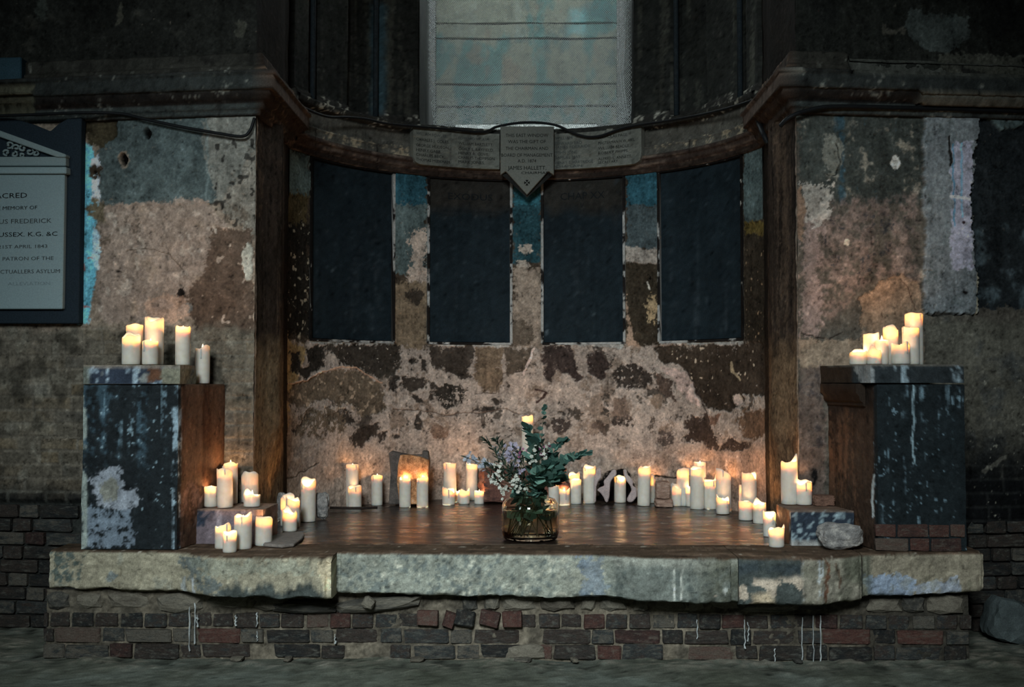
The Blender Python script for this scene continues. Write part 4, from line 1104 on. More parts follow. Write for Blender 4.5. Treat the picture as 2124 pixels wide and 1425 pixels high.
def p_ped_right(c):
    fr = np.clip((5.50 - c.P[:, 1]) / 0.02, 0, 1)
    c.fill(C(46, 35, 28), 0.2)
    c.streaks(C(66, 48, 36), 0.2, None, 0.7, 240, 14); c.streaks(C(22, 17, 14), 0.1, None, 0.8, 241, 12)
    c.put(np.clip((870 - c.py + 20 * c.nm) / 30, 0, 1) * (1 - fr) * 0.85, C(26, 21, 18))
    c.put(fr, C(18, 23, 25))
    c.streaks(C(76, 92, 100), 0.45, fr * np.clip((c.nb + .5 * c.nm + .3) / .3, 0, 1), 0.85, 242, 48, 0.3)
    c.put(fr * np.clip((c.nf * 0.6 + c.nv * .6 + c.nm * 0.5 + .3 * c.ns - 0.62) / 0.2, 0, 1) * 0.75, C(74, 90, 98))
    c.line([(1896, 800), (1894, 960)], 4, C(96, 112, 118), amp=2, op=0.8)
    c.line([(1812, 985), (1810, 1070)], 5, C(118, 122, 122), amp=2)
def pedestal(sgn, px_f0, px_f1, x_in_back, z1, paint, label):
    yf = 5.455
    xo, xi = xat(px_f0, yf), xat(px_f1, yf)
    root = empty('stone_pedestal', ((xo + xi) / 2, 5.7, LEDGE)); tag(root, label, 'pedestal', 'pedestals either side of the apse')
    yb = back_y(xo) - 0.01; ybi = back_y(x_in_back) - 0.01
    plan = [(xo, yf), (xi, yf), (x_in_back, ybi), (xo, yb)]
    return root, plan
def child_of(root, o):
    o.parent = root; o.matrix_parent_inverse = Matrix.Translation(-Vector(root.location)); return o
rootL, plan = pedestal(-1, 173, 370, -1.625, 1.343, None, 'tall stained pedestal on the left carrying six candles')
child_of(rootL, prism('pedestal_body', plan, LEDGE, 1.343, 0.0075, p_ped_left, M_BLOCK, rough=0.005))
def p_cap_left(c):
    c.fill(C(34, 40, 50), 0.2)
    c.streaks(C(104, 116, 124), 0.25, None, 0.85, 250, 26); c.put(np.clip((c.nm + c.nf * .4 - 0.35) / 0.2, 0, 1) * 0.7, C(96, 98, 94))
    c.rect(308, 336, 745, 790, C(66, 44, 32), amp=4); c.rect(334, 420, 740, 800, C(88, 86, 74), amp=4)
    c.put(c.region([(334, 745), (420, 745), (420, 800), (334, 800)]) * np.clip((c.nf + .3 * c.nm - .2) / .2, 0, 1) * .8, C(52, 54, 48))
    c.put(np.clip((764 - c.py + 2.5 * c.nm) / 3, 0, 1), C(98, 92, 86)); c.put(np.clip((190 - c.px + 5 * c.nm) / 6, 0, 1) * 0.7, C(78, 80, 70))
    c.put(np.clip((c.P[:, 2] - 1.434) / 0.003, 0, 1) * 0.8, C(84, 76, 66))
xo, xi = xat(172, 5.44), -1.70
child_of(rootL, prism('cap_slab', [(xo, 5.44), (xi, 5.44), (xi, 5.70), (xo, 5.72)], 1.345, 1.438, 0.012, p_cap_left, M_BLOCK, rough=0.006))
rootR, plan = pedestal(1, 2000, 1810, 1.625, 1.343, None, 'tall dark pedestal on the right with streaks and a brick foot')
child_of(rootR, prism('pedestal_body', [(a + (0.02 if i in (1,) else 0), b_ + 0.0) for i, (a, b_) in enumerate(plan)], LEDGE, 1.343, 0.0075, p_ped_right, M_BLOCK, rough=0.005))
def p_cap_right(c):
    c.fill(C(30, 34, 36), 0.2)
    c.streaks(C(100, 112, 118), 0.3, np.clip((c.px - 1810) / 10, 0, 1), 0.85, 260, 24)
    c.poly([(1770, 750), (1812, 748), (1812, 800), (1800, 812), (1782, 790)], C(84, 86, 86), amp=6)
    c.put(np.clip((c.nm + .5 * c.nf - .4) / .2, 0, 1) * .6, C(84, 86, 84)); c.put(np.clip((c.P[:, 2] - 1.434) / 0.003, 0, 1) * 0.8, C(74, 70, 64))
    c.put(np.clip((1770 - c.px) / 6, 0, 1) * np.clip((c.py - 757 + 3 * c.nm) / 3, 0, 1), C(34, 26, 20))
x0, x1 = xat(1806, 5.44), xat(1999, 5.44)
child_of(rootR, prism('cap_slab', [(x1, 5.44), (x0, 5.44), (1.585, back_y(1.6) - 0.012), (x1, back_y(x1) - 0.012)], 1.35, 1.440, 0.012, p_cap_right, M_BLOCK, rough=0.006))
# moulding under the cap along the inner face of the right pedestal
prof = [(0.0, 1.23), (0.012, 1.235), (0.012, 1.25), (0.03, 1.262), (0.034, 1.285), (0.05, 1.30), (0.05, 1.345), (0.0, 1.348)]
a0 = np.array([1.70, 5.50]); a1 = np.array([1.625, back_y(1.625) - 0.015]); dr = (a1 - a0) / np.linalg.norm(a1 - a0); nn = np.array([-dr[1], dr[0]]); nn = nn if nn[0] < 0 else -nn
secs = [[((a0 + (a1 - a0) * t + nn * (o - 0.004))[0], (a0 + (a1 - a0) * t + nn * (o - 0.004))[1], z) for o, z in prof] for t in np.linspace(0.12, 1, 30)]
def p_mould(c):
    c.fill(C(32, 25, 20), 0.25); c.put(np.clip((c.nm - .2) / .4, 0, 1) * .6, C(60, 46, 34))
child_of(rootR, loft('moulding', np.array(secs), p_mould, M_BLOCK, rough=0.002))
for row in range(2):
    x = xat(1813, 5.44) + 0.004; k = row
    while x < x1 - 0.04:
        w = (0.15 if k % 2 == 0 else 0.09) * rnd.uniform(.95, 1.08); xe = min(x + w, x1)
        o = put_brick(None, x, xe, LEDGE + 0.003 + row * 0.068, LEDGE + 0.062 + row * 0.068, 5.446, 0.03, True)
        child_of(rootR, o); x = xe + 0.01; k += 1
# low blocks on the ledge
def p_low_left(c):
    fr = np.clip((5.70 - c.P[:, 1]) / 0.02, 0, 1)
    c.fill(C(86, 66, 56), 0.18); c.put(fr, C(78, 70, 74))
    c.put(fr * np.clip((c.nm + c.nf * .5 - .05) / .2, 0, 1) * np.clip((520 - c.px) / 40, 0, 1), C(32, 38, 48)); c.streaks(C(112, 104, 108), .35, fr, .7, 270, 24)
    c.put(np.clip((c.px - 520) / 14, 0, 1) * fr * .7, C(92, 72, 56))
    c.put(np.clip((c.P[:, 2] - 0.698) / 0.004, 0, 1) * 0.9, C(88, 74, 64))
b0 = empty('stone_block', (-1.5, 5.8, LEDGE)); tag(b0, 'low mottled stone block at the left end bearing five candles', 'stone block')
yb = 5.66
child_of(b0, prism('block_body', [(xat(410, yb), yb), (xat(548, yb), yb), (-1.325, 5.93), (-1.46, 5.95), (-1.575, 5.93)], LEDGE, 0.706, 0.012, p_low_left, M_BLOCK, rough=0.007, rings=8))
def p_low_right(c):
    fr = np.clip((5.70 - c.P[:, 1]) / 0.03, 0, 1) * np.clip((c.px - 1636) / 4, 0, 1)
    c.fill(C(74, 50, 36), 0.2); c.streaks(C(110, 76, 48), .3, None, .6, 280, 20)
    c.put(fr, C(30, 36, 44)); c.put(fr * np.clip((c.nf + c.nm * .6 - .2) / .15, 0, 1) * .9, C(92, 104, 108)); c.put(np.clip((1064 - c.py) / 3, 0, 1) * fr, C(84, 82, 78))
    c.put(fr * np.clip((c.py - 1120) / 4, 0, 1), C(104, 104, 102)); c.put(np.clip((c.P[:, 2] - 0.698) / 0.004, 0, 1) * 0.9, C(70, 58, 50))
    c.line([(1713, 1058), (1713, 1128)], 2.5, C(110, 112, 110), amp=1)
b1 = empty('stone_block', (1.4, 5.8, LEDGE)); tag(b1, 'low blue-black stone block beside the right pedestal under two candles', 'stone block')
yb = 5.63
child_of(b1, prism('block_body', [(xat(1639, yb), yb), (xat(1768, yb), yb), (1.60, 5.96), (1.47, 5.97), (xat(1612, 5.9), 5.93)], LEDGE, 0.706, 0.012, p_low_right, M_BLOCK, rough=0.006, rings=8))
# ================================================================== LETTERING
_text_jobs = []
def text_mesh(lines_jobs):
    """[(string, height, width or None)] -> list of (verts, faces) with origin at centre left baseline."""
    tmp = []
    for body, h, w in lines_jobs:
        cu = bpy.data.curves.new('tmp', 'FONT'); cu.body = body; cu.size = 1.0; cu.resolution_u = 2; cu.align_x = 'CENTER'
        o = bpy.data.objects.new('tmp', cu); COL.objects.link(o); tmp.append(o)
    bpy.context.view_layer.update()
    dg = bpy.context.evaluated_depsgraph_get(); out = []
    for o, (body, h, w) in zip(tmp, lines_jobs):
        me = bpy.data.meshes.new_from_object(o.evaluated_get(dg))
        V = np.array([v.co[:] for v in me.vertices]); Fc = [list(p.vertices) for p in me.polygons]
        s = h / 0.70
        V = V * s
        ww = V[:, 0].max() - V[:, 0].min()
        if w: V[:, 0] *= w / ww
        out.append((V, Fc)); bpy.data.meshes.remove(me)
    for o in tmp:
        cu = o.data; bpy.data.objects.remove(o); bpy.data.curves.remove(cu)
    return out
def letters(root, o):
    o['kind'] = 'stuff'; return child_of(root, o)
M_LETTER = mottled('cut_black_lettering', [C(5, 5, 5), C(9, 9, 9)], 60, 0.8, 0.1)
M_LETTER_F = mottled('faded_lettering', [C(30, 33, 33), C(42, 45, 45)], 60, 0.8, 0.1)
M_LETTER_W = mottled('worn_away_lettering', [C(66, 76, 78), C(82, 92, 94)], 90, 0.8, 0.1)
M_GHOST = mottled('ghost_lettering', [C(9, 12, 14), C(14, 16, 17)], 60, 0.8, 0.1)

# ================================================================== SLATE PANELS
M_CHIP = painted('chipped_white_bead', 0.7, 0.3, 90, 0.2)
def p_panel(c):
    c.fill(C(19, 26, 30), 0.14); c.put(np.clip((c.nb + .3 * c.nm) / .7, 0, 1) * .5, C(15, 20, 23))
    up = np.clip((455 - c.py + 14 * c.nm) / 30, 0, 1) * np.clip((c.px - 880) / 5, 0, 1) * np.clip((1300 - c.px) / 5, 0, 1)
    c.put(up * .9, C(31, 29, 26)); c.streaks(C(34, 40, 44), .55, None, .5, 300, 14); c.flecks(C(48, 56, 60), .93, None, seed=301, freq=24, op=.6)
def p_chip(c):
    c.fill(C(20, 18, 17), 0.1); c.put(np.clip((c.nb * .8 + c.nm * .8 + c.nf * .35 + .02) / .15, 0, 1), C(100, 100, 98))
def p_dark_chip(c):
    c.fill(C(16, 14, 13), 0.1); c.put(np.clip((c.nm * .9 + c.nf * .5 - .55) / .15, 0, 1), C(120, 118, 112))
plabels = ['leftmost blank slate panel of the apse, beside the left reveal', 'slate panel headed EXODUS left of the pendant shield', 'slate panel headed CHAP XX right of the pendant shield', 'rightmost blank slate panel of the apse, beside the right reveal']
def arc_box(name, t0, t1, z0, z1, r_out, r_in, mat, paint, parent, nt=14, nz=6):
    G = []
    for t in np.linspace(t0, t1, nt):
        ring = [cyl(t, z, r_in) for z in np.linspace(z0, z1, nz)] + [cyl(t, z, r_out) for z in (z1, z0)]
        G.append(ring)
    o = loft(name, np.array(G), paint, mat); child_of(parent, o); return o
for i, (t0, t1) in enumerate(PAN):
    mid = (t0 + t1) / 2
    root = empty('slate_tablet', cyl(mid, PZ0)); tag(root, plabels[i], 'wall panel', 'four slate panels round the apse')
    e = 0.002
    arc_box('slate_face', t0 + e, t1 - e, PZ0 + 0.006, PZ1 - 0.006, AR + 0.034, AR + 0.012, M_SLATE, p_panel, root, 30, 60)
    wb_ = 0.011
    arc_box('edge_bead', t0 - wb_, t0 + 0.001, PZ0 - 0.004, PZ1 + 0.01, AR + 0.03, AR - 0.010, M_CHIP, p_chip if i in (1, 2, 3) else p_dark_chip, root, 4, 120)
    arc_box('edge_bead', t1 - 0.001, t1 + wb_, PZ0 - 0.004, PZ1 + 0.01, AR + 0.03, AR - 0.010, M_CHIP, p_chip if i in (0, 1, 2) else p_dark_chip, root, 4, 120)
    arc_box('edge_bead', t0 - wb_, t1 + wb_, PZ1 - 0.004, PZ1 + 0.045, AR + 0.03, AR - 0.014, M_CHIP, p_dark_chip, root, 60, 8)
    arc_box('edge_bead', t0 - wb_ * .5, t1 + wb_ * .5, PZ0 - 0.014, PZ0 + 0.002, AR + 0.03, AR - 0.006, M_CHIP, p_chip, root, 60, 5)
    if i in (1, 2):
        jobs = [('EXODUS', 0.046, 0.32), ('I', 0.03, None), ('THE LORD THY GOD HAVE', 0.014, 0.42)] if i == 1 else [('CHAP XX', 0.05, 0.32), ('V', 0.034, None), ('VI', 0.03, None)]
        spots = [(975, 415), (974, 428), (972, 441)] if i == 1 else [(1208, 413), (1207, 431), (1208, 480)]
        for (V, Fc), (sx, sy) in zip(text_mesh(jobs), spots):
            th, z = oncyl(sx, sy, AR + 0.010)
            P = [cyl(th + v[0] / AR, z + v[1], AR + 0.0105) for v in V]
            letters(root, mesh_np('lettering', P, Fc, None, M_GHOST, None, False))

# ================================================================== INSCRIPTION ABOVE THE PANELS
M_PLATE = painted('grey_marble_plate', 0.6, 0.12, 40, 0.18)
def p_plate(c):
    c.fill(C(72, 73, 68), 0.1); c.streaks(C(46, 47, 45), .2, None, .6, 310, 12); c.streaks(C(74, 75, 72), .5, None, .5, 311, 20)
RP = AR - 0.10
def plate(px0, px1, ytop, ybot, label, cols, notch):
    t0, zt = oncyl(px0, ytop[0], RP); t1, _ = oncyl(px1, ytop[1], RP)
    z1 = oncyl((px0 + px1) / 2, (ytop[0] + ytop[1]) / 2, RP)[1]; z0 = oncyl((px0 + px1) / 2, (ybot[0] + ybot[1]) / 2, RP)[1]
    root = empty('inscribed_plate', cyl((t0 + t1) / 2, z0, RP)); tag(root, label, 'plaque', 'marble plates naming the board')
    G = []; n = 46
    for i in range(n):
        u = i / (n - 1); t = t0 + (t1 - t0) * u
        edge = u if notch < 0 else 1 - u
        zb = z0 + (0.055 * (1 - math.sqrt(max(0, 1 - (1 - edge / 0.10) ** 2))) + 0.0 if edge < 0.10 else 0)
        zb = min(zb, z0 + 0.055)
        G.append([cyl(t, z, RP) for z in np.linspace(zb, z1, 26)] + [cyl(t, z1, RP + 0.05), cyl(t, zb, RP + 0.05)])
    child_of(root, loft('plate', np.array(G), p_plate, M_PLATE))
    for tc, w0, lines in cols:
        th = oncyl(tc, 300, RP)[0]
        ms = text_mesh([(s, h, w) for s, h, w, _, _ in lines])
        for (V, Fc), (s, h, w, y, faint) in zip(ms, lines):
            V = V - np.array([V[:, 0].min(), 0, 0])
            z = oncyl(tc, y, RP)[1]
            P = [cyl(th + v[0] / RP, z + v[1], RP - 0.0012) for v in V]
            letters(root, mesh_np('lettering', P, Fc, None, M_LETTER_F if faint else M_LETTER, None, False))
h = 0.020
c1 = [('WILLIAM FOWLER.', h, .235, 279, 1), ('CHARLES J. COLES.', h, .25, 291, 0), ('GEORGE HUDSON.', h, .25, 303, 0), ('HENRY GABB.', h, .19, 313, 0), ('CHARLES BECK.', h, .22, 323, 0), ('THOMAS MEEKHAM.', h, .26, 333, 0)]
c2 = [('EDWARD W. ASH', h, .22, 289, 1), ('WILLIAM BARTLETT.', h, .25, 300, 0), ('ODILY S. BAYFIELD.', h, .255, 311, 0), ('HENRY R. COVE.', h, .22, 320, 0), ('CHARLES THOMPSON', h, .26, 329, 0), ('MARK JONES.', h, .19, 338, 0)]
c3 = [('WILLIAM', h, .12, 290, 1), ('EDWARD BRO', h, .19, 301, 1), ('JAMES EDERAIDE', h, .25, 309, 1), ('JOHN JONE.', h, .16, 320, 1), ('SAMUEL MAY', h, .18, 330, 1), ('HENRY T. HARTRIDGE', h, .27, 341, 1), ('      CHAPLAIN.', h * .8, .2, 348, 1)]
c4 = [('NICHOLAS PAGE.', h, .22, 288, 0), ('MASTERMAN H.W. HILL.', h, .275, 300, 0), ('WILLIAM BEADLE.', h, .235, 311, 0), ('ROBERT PHIPPS.', h, .225, 321, 0), ('ALFRED L. ANNETT,', h, .25, 333, 0), ('SECRETARY.', h * .9, .15, 340, 0)]
plate(857, 1036, (270, 276), (342, 352), 'left grey marble plate with two columns of names', [(863, 0, c1), (951, 0, c2)], -1)
plate(1150, 1330, (276, 268), (352, 342), 'right grey marble plate with two columns of names', [(1152, 0, c3), (1241, 0, c4)], 1)
# pendant shield in the middle
sy = 7.74
root = empty('inscribed_shield', at(1093, 400, sy)); tag(root, 'pointed marble shield hanging at the middle of the cornice', 'plaque')
sh = [(1038, 262), (1149, 262), (1149, 363), (1137, 355), (1093, 404), (1049, 355), (1038, 363)]
def flat_paint(o, paint):
    me = o.data; P = np.array([(o.matrix_world @ v.co)[:] for v in me.vertices]); c = Canvas(P); paint(c)
    a = me.color_attributes.new('col', 'FLOAT_COLOR', 'POINT'); rgba = np.ones((len(P), 4), np.float32); rgba[:, :3] = c.col; a.data.foreach_set('color', rgba.ravel())
o = extrude_poly('shield_face', [at(x, y, sy) for x, y in sh], (0, 0.05, 0), M_PLATE, None, 0.004); flat_paint(o, p_plate); child_of(root, o)
cb = [(1040, 360), (1147, 360), (1093, 410)]
bm = bmesh.new(); top = [bm.verts.new(Vector(at(x, y, yy))) for x, y, yy in ((1040, 362, sy + 0.03), (1093, 352, sy + 0.045), (1147, 362, sy + 0.03), (1147, 356, sy + 0.2), (1040, 356, sy + 0.2))]
tip = bm.verts.new(Vector(at(1093, 410, sy + 0.035)))
for i in range(5): bm.faces.new([top[i], top[(i + 1) % 5], tip])
bm.faces.new(top[::-1]); bmesh.ops.recalc_face_normals(bm, faces=bm.faces)
me = bpy.data.meshes.new('shield_corbel'); bm.to_mesh(me); bm.free(); me.materials.append(M_SOOT_DIM); o = bpy.data.objects.new('shield_corbel', me); link(o); child_of(root, o)
lines = [('THIS EAST WINDOW', .023, .30, 284), ('WAS THE GIFT OF', .023, .265, 297), ('THE CHAIRMAN AND', .023, .30, 311), ('BOARD OF MANAGEMENT', .023, .36, 325), ('A.D. 1874', .023, .13, 337), ('JAMES HALLETT,', .027, .27, 352), ('     CHAIRMAN', .018, .20, 361)]
for (V, Fc), (s, hh, w, y) in zip(text_mesh([(a, b_, c_) for a, b_, c_, _ in lines]), lines):
    V = V - np.array([(V[:, 0].max() + V[:, 0].min()) / 2 - (0.06 if 'CHAIRMAN' == s.strip() else 0), 0, 0]); p = at(1093, y, sy - 0.0015)
    letters(root, mesh_np('lettering', [(p[0] + v[0], sy - 0.0015, p[2] + v[1]) for v in V], Fc, None, M_LETTER, None, False))
p = at(1093, 379, sy - 0.0015); V = []; Fc = []
for k in range(4):
    a = k * math.pi / 2
    for r, s in ((0.004, -0.3), (0.022, -0.5), (0.022, 0.5), (0.004, 0.3)):
        V.append((p[0] + r * math.cos(a + s), sy - 0.0015, p[2] + r * math.sin(a + s)))
    Fc.append([4 * k, 4 * k + 1, 4 * k + 2, 4 * k + 3])
child_of(root, mesh_np('cross_mark', V, Fc, None, M_LETTER, None, False))

# ================================================================== MEMORIAL TABLET ON THE LEFT WALL
def onflank(px, py, off=0.0):
    """point on the left wall, off metres in front of it"""
    d = ray(px, py); t7 = math.tan(math.radians(7))
    # Y = FLANK_Y + (-x - HALF) t7 - off
    t = (FLANK_Y - HALF * t7 - off) / (d[1] + d[0] * t7)
    return CAM + d * t
M_MARBLE = painted('weathered_white_marble', 0.55, 0.1, 30, 0.12)
def p_marble(c):
    c.fill(C(88, 100, 102), 0.07); c.streaks(C(76, 86, 88), .3, None, .5, 320, 10); c.put(np.clip((352 - c.py + 8 * c.nm) / 10, 0, 1) * .5, C(74, 80, 78))
    c.put(c.region([(-60, 368), (55, 368), (55, 386), (-60, 386)]) * .8, C(56, 60, 60))
def p_backslate(c): c.fill(C(20, 26, 31), .1)
root = empty('memorial_tablet', onflank(60, 672)); tag(root, 'white marble memorial tablet on a black slate backing at the left edge', 'memorial tablet')
fn = np.array([-math.sin(math.radians(7)) * -1, -math.cos(math.radians(7)), 0]); fn = np.array([math.sin(math.radians(-7)), -math.cos(math.radians(7)), 0])
def tablet_part(name, poly, off, depth, mat, paint, bev=0.004):
    o = extrude_poly(name, [onflank(x, y, off) for x, y in poly], tuple(-fn * depth), mat, None, bev)
    if paint: flat_paint(o, paint)
    child_of(root, o); return o
tablet_part('slate_backing', [(-320, 671), (163, 671), (169, 243), (140, 246), (122, 256), (104, 272), (70, 258), (28, 246), (-40, 240), (-150, 246), (-200, 272), (-250, 250), (-320, 243)], 0.055, 0.05, M_SLATE, p_backslate)
tablet_part('marble_slab', [(-280, 641), (129, 641), (134, 361), (-280, 361)], 0.085, 0.03, M_MARBLE, p_marble)
tablet_part('marble_cornice', [(-290, 360), (137, 360), (137, 346), (-290, 346)], 0.105, 0.05, M_MARBLE, p_marble)
tablet_part('marble_frieze', [(-290, 344), (136, 344), (136, 325), (-290, 325)], 0.095, 0.04, M_MARBLE, p_marble)
tablet_part('pediment_rail', [(-85, 240), (-85, 254), (118, 326), (136, 326), (136, 320)], 0.105, 0.05, M_MARBLE, p_marble)
tablet_part('pediment_ground', [(-85, 250), (118, 328), (-85, 328)], 0.07, 0.015, M_SLATE, p_backslate, 0)
for sx, sy_, s in ((20, 300, 9), (34, 306, 8), (48, 308, 9), (62, 315, 8), (74, 318, 7), (14, 316, 8), (30, 320, 7), (45, 322, 6)):
    q = 1 if (sx // 2) % 2 else -1
    pts = [tuple(onflank(sx + q * s * (1.1 - .13 * a) * math.cos(a + sx), sy_ + .8 * s * (1.1 - .13 * a) * math.sin(a + sx), 0.078)) for a in np.linspace(0, 6.5, 16)]
    o = tube('carved_scroll', pts, 0.006, M_MARBLE, None, 6, 1.3); flat_paint(o, p_marble); child_of(root, o)
tl = [('SACRED', 0.028, 0.215, 56, 410, 0), ('TO THE MEMORY OF', 0.020, 0.345, 77, 434, 0), ('AUGUSTUS FREDERICK', 0.025, 0.50, 107, 462, 1), ('DUKE OF SUSSEX. K.G. &C', 0.024, 0.60, 119, 489, 0), ('21ST APRIL 1843', 0.019, 0.29, 98, 514, 1),
      ('PATRON OF THE', 0.020, 0.30, 111, 539, 1), ('VICTUALLERS ASYLUM', 0.021, 0.385, 124, 566, 1), ('ALLEVIATION', 0.019, 0.25, 104, 591, 2)]
wdir = np.array([math.cos(math.radians(7)), -math.sin(math.radians(7)), 0])
for (V, Fc), (s, hh, w, xr, y, f) in zip(text_mesh([(a, b_, c_) for a, b_, c_, _, _, _ in tl]), tl):
    V = V - np.array([V[:, 0].max(), 0, 0]); p = onflank(xr, y, 0.0864)
    letters(root, mesh_np('lettering', [p + wdir * v[0] + np.array([0, 0, v[1]]) for v in V], Fc, None, (M_LETTER, M_LETTER_F, M_LETTER_W)[f], None, False))
# blue box above the cornice at the far left
M_BLUEBOX = mottled('dark_blue_metal', [C(22, 36, 42), C(30, 46, 54)], 10, 0.6, 0.1)
bp_ = [onflank(x, y, 0.10) for x, y in ((-40, 120), (44, 118), (44, 168), (-40, 170))]
o = extrude_poly('wall_box', bp_, (0, 0.09, 0), M_BLUEBOX, None, 0.006); tag(o, 'dark blue metal box on the wall above the left cornice', 'box')

# ================================================================== WINDOW
WY = 9.15
M_BOARD = painted('flaking_painted_board', 0.8, 0.3, 60, 0.25)
def p_board(c):
    k = 1.0
    c.fill(C(108, 110, 98), 0.12)
    q = fbm(c.P * np.array([1, 1, .55]), 5, 4, 330); q2 = fbm(c.P * np.array([1, 1, .6]), 6, 4, 331)
    c.put(np.clip((q - .05) / .2, 0, 1) * .8, C(54, 98, 98)); c.put(np.clip((q2 - .25) / .2, 0, 1) * .7, C(112, 100, 86)); c.put(np.clip((-q2 - .35) / .2, 0, 1) * .6, C(44, 76, 80))
    c.streaks(C(128, 134, 126), .5, None, .5, 332, 14)
    c.put(np.clip((c.nf + .5 * c.nm - .5) / .2, 0, 1) * .7, C(60, 66, 60)); c.put(c.region([(1180, 20), (1215, 20), (1215, 70), (1180, 70)]) * .7, C(96, 140, 150))
win = empty('window_boarding', at(1090, 250, WY)); tag(win, 'weathered boards with flaking blue-green paint outside the netted window', 'boarding')
for y0, y1 in ((-140, -62), (-60, 45.5), (51, 77), (83, 172), (178, 217.5), (223.5, 256)):
    a = at(905, y0, WY); b_ = at(1279, y1, WY)
    G = np.zeros((max(4, int((a[2] - b_[2]) / .012)), 120, 3)); n0 = G.shape[0]
    xs = np.linspace(a[0], b_[0], 120); zs = np.linspace(b_[2], a[2], n0)
    secs = []
    for x in xs:
        wob = 0.004 * math.sin(x * 9 + y0); j = rnd.uniform(-.002, .002)
        secs.append([(x, WY, z + wob + j) for z in zs] + [(x, WY + 0.03, zs[-1]), (x, WY + 0.03, zs[0])])
    child_of(win, loft('board', np.array(secs), p_board, M_BOARD))
M_SEAM_DARK = mottled('seam_black', [C(5, 5, 5), C(8, 8, 8)], 10, .9, .1)  # black sheet added so no sky shows through the board seams
a = at(904, -142, WY + .036); b_ = at(1280, 257, WY + .036)
o = extrude_poly('seam_dark_sheet', [(a[0], WY + .036, a[2]), (b_[0], WY + .036, a[2]), (b_[0], WY + .036, b_[2]), (a[0], WY + .036, b_[2])], (0, .01, 0), M_SEAM_DARK, None, 0); child_of(win, o)
# net
M_NET = mottled('white_nylon_net', [(0.7, 0.74, 0.74), (0.85, 0.88, 0.86)], 20, 0.7, 0.0)
def net_point(u, v):
    """u 0..1 across, v 0..1 downwards"""
    x0, x1 = 884 + 16 * v ** 2, 1312 - 4 * v
    px_ = x0 + (x1 - x0) * u + 5 * math.sin(6 * v + 3 * u) * (1 - v)
    py_ = -30 + (262 + 8 * math.sin(math.pi * u)) * v + 30 * v + 6 * math.sin(u * 9 + v * 4) * math.sin(math.pi * v)
    Y = 7.86 + 0.09 * math.sin(math.pi * u) * (0.6 + 0.4 * v) + 0.05 * math.sin(u * 7 + 2) * v - 0.10 * v * (1 - u)
    return at(px_, py_, Y)
V = []; Fc = []
NU, NV = 96, 60
cache = {}
def strand(uvs, r=0.0019):
    s0 = len(V)
    for i, (u, v) in enumerate(uvs):
        p = net_point(u, v)
        V.append((p[0] - r, p[1] + r, p[2])); V.append((p[0] + r, p[1] + r, p[2])); V.append((p[0], p[1] - r, p[2] + r * .3))
    for i in range(len(uvs) - 1):
        for k in range(3): Fc.append((s0 + 3 * i + k, s0 + 3 * i + (k + 1) % 3, s0 + 3 * i + 3 + (k + 1) % 3, s0 + 3 * i + 3 + k))
for s in (1, -1):
    for k in range(-NV, NU + 1) if s > 0 else range(0, NU + NV + 1):
        uv = []
        for j in range(0, NV + 1, 2):
            i = k + s * j
            if -1e-6 <= i <= NU: uv.append((i / NU, j / NV))
        if len(uv) > 1: strand(uv)
for k in range(70):                              # slack gathered along the sill
    u0 = k / 69; uv = [(min(1, max(0, u0 + .05 * math.sin(j * .9 + k))), .80 + .2 * j / 10) for j in range(11)]; strand(uv, .0016)
for k in range(9): strand([(j / 80, .90 + .011 * k + .01 * math.sin(j * .5 + k)) for j in range(81)], .0016)
o = mesh_np('window_net', V, np.array(Fc), None, M_NET, None, False); tag(o, 'fine white net hanging across the boarded window', 'net', kind='stuff')
for px_, dx in ((1284, 6), (1298, -4)):
    pass
r_ = empty('net_cord', at(1284, 10, 7.84)); tag(r_, 'two loose white cords hanging at the right side of the net', 'cord')
for xs_ in ([(1283, -20), (1284, 80), (1288, 170), (1299, 245)], [(1300, -20), (1296, 90), (1293, 160), (1302, 240)]):
    child_of(r_, tube('cord_strand', smooth_path([at(x, y, 7.82) for x, y in xs_]), 0.0022, M_NET, sides=5))
# outside: walls added to hide the sky and set the light in the gaps
M_GAP_SHADE = mottled('shade_black_green', [C(3, 4, 3), C(7, 9, 6), C(14, 16, 9)], 5, 0.9, 0.3)  # near-black so the gaps beside the boards look shaded
M_BACKDROP = mottled('pale_outdoor_wall', [(.5, .52, .48), (.62, .64, .62)], 3, .9, .2)  # kept pale so the gap below the boards looks bright
slab('wall_skyscreen_left', -0.98, -0.80, 8.22, 12.6, 2.6, 5.0, M_GAP_SHADE, 'added dark screen wall left of the boards, hiding the sky', 'wall')
slab('wall_skyscreen_right', 0.82, 1.0, 8.22, 12.6, 2.6, 5.0, M_GAP_SHADE, 'added dark screen wall right of the boards, hiding the sky', 'wall')
slab('ground_outside', -4, 4, 8.24, 13, 2.6, 2.7, M_GAP_SHADE, 'near-black ground outside the window', 'ground')
slab('wall_backdrop', -5, 5, 12.6, 12.9, 2.6, 5.0, M_BACKDROP, 'pale wall added outside the window to brighten the gap under the boards', 'wall')

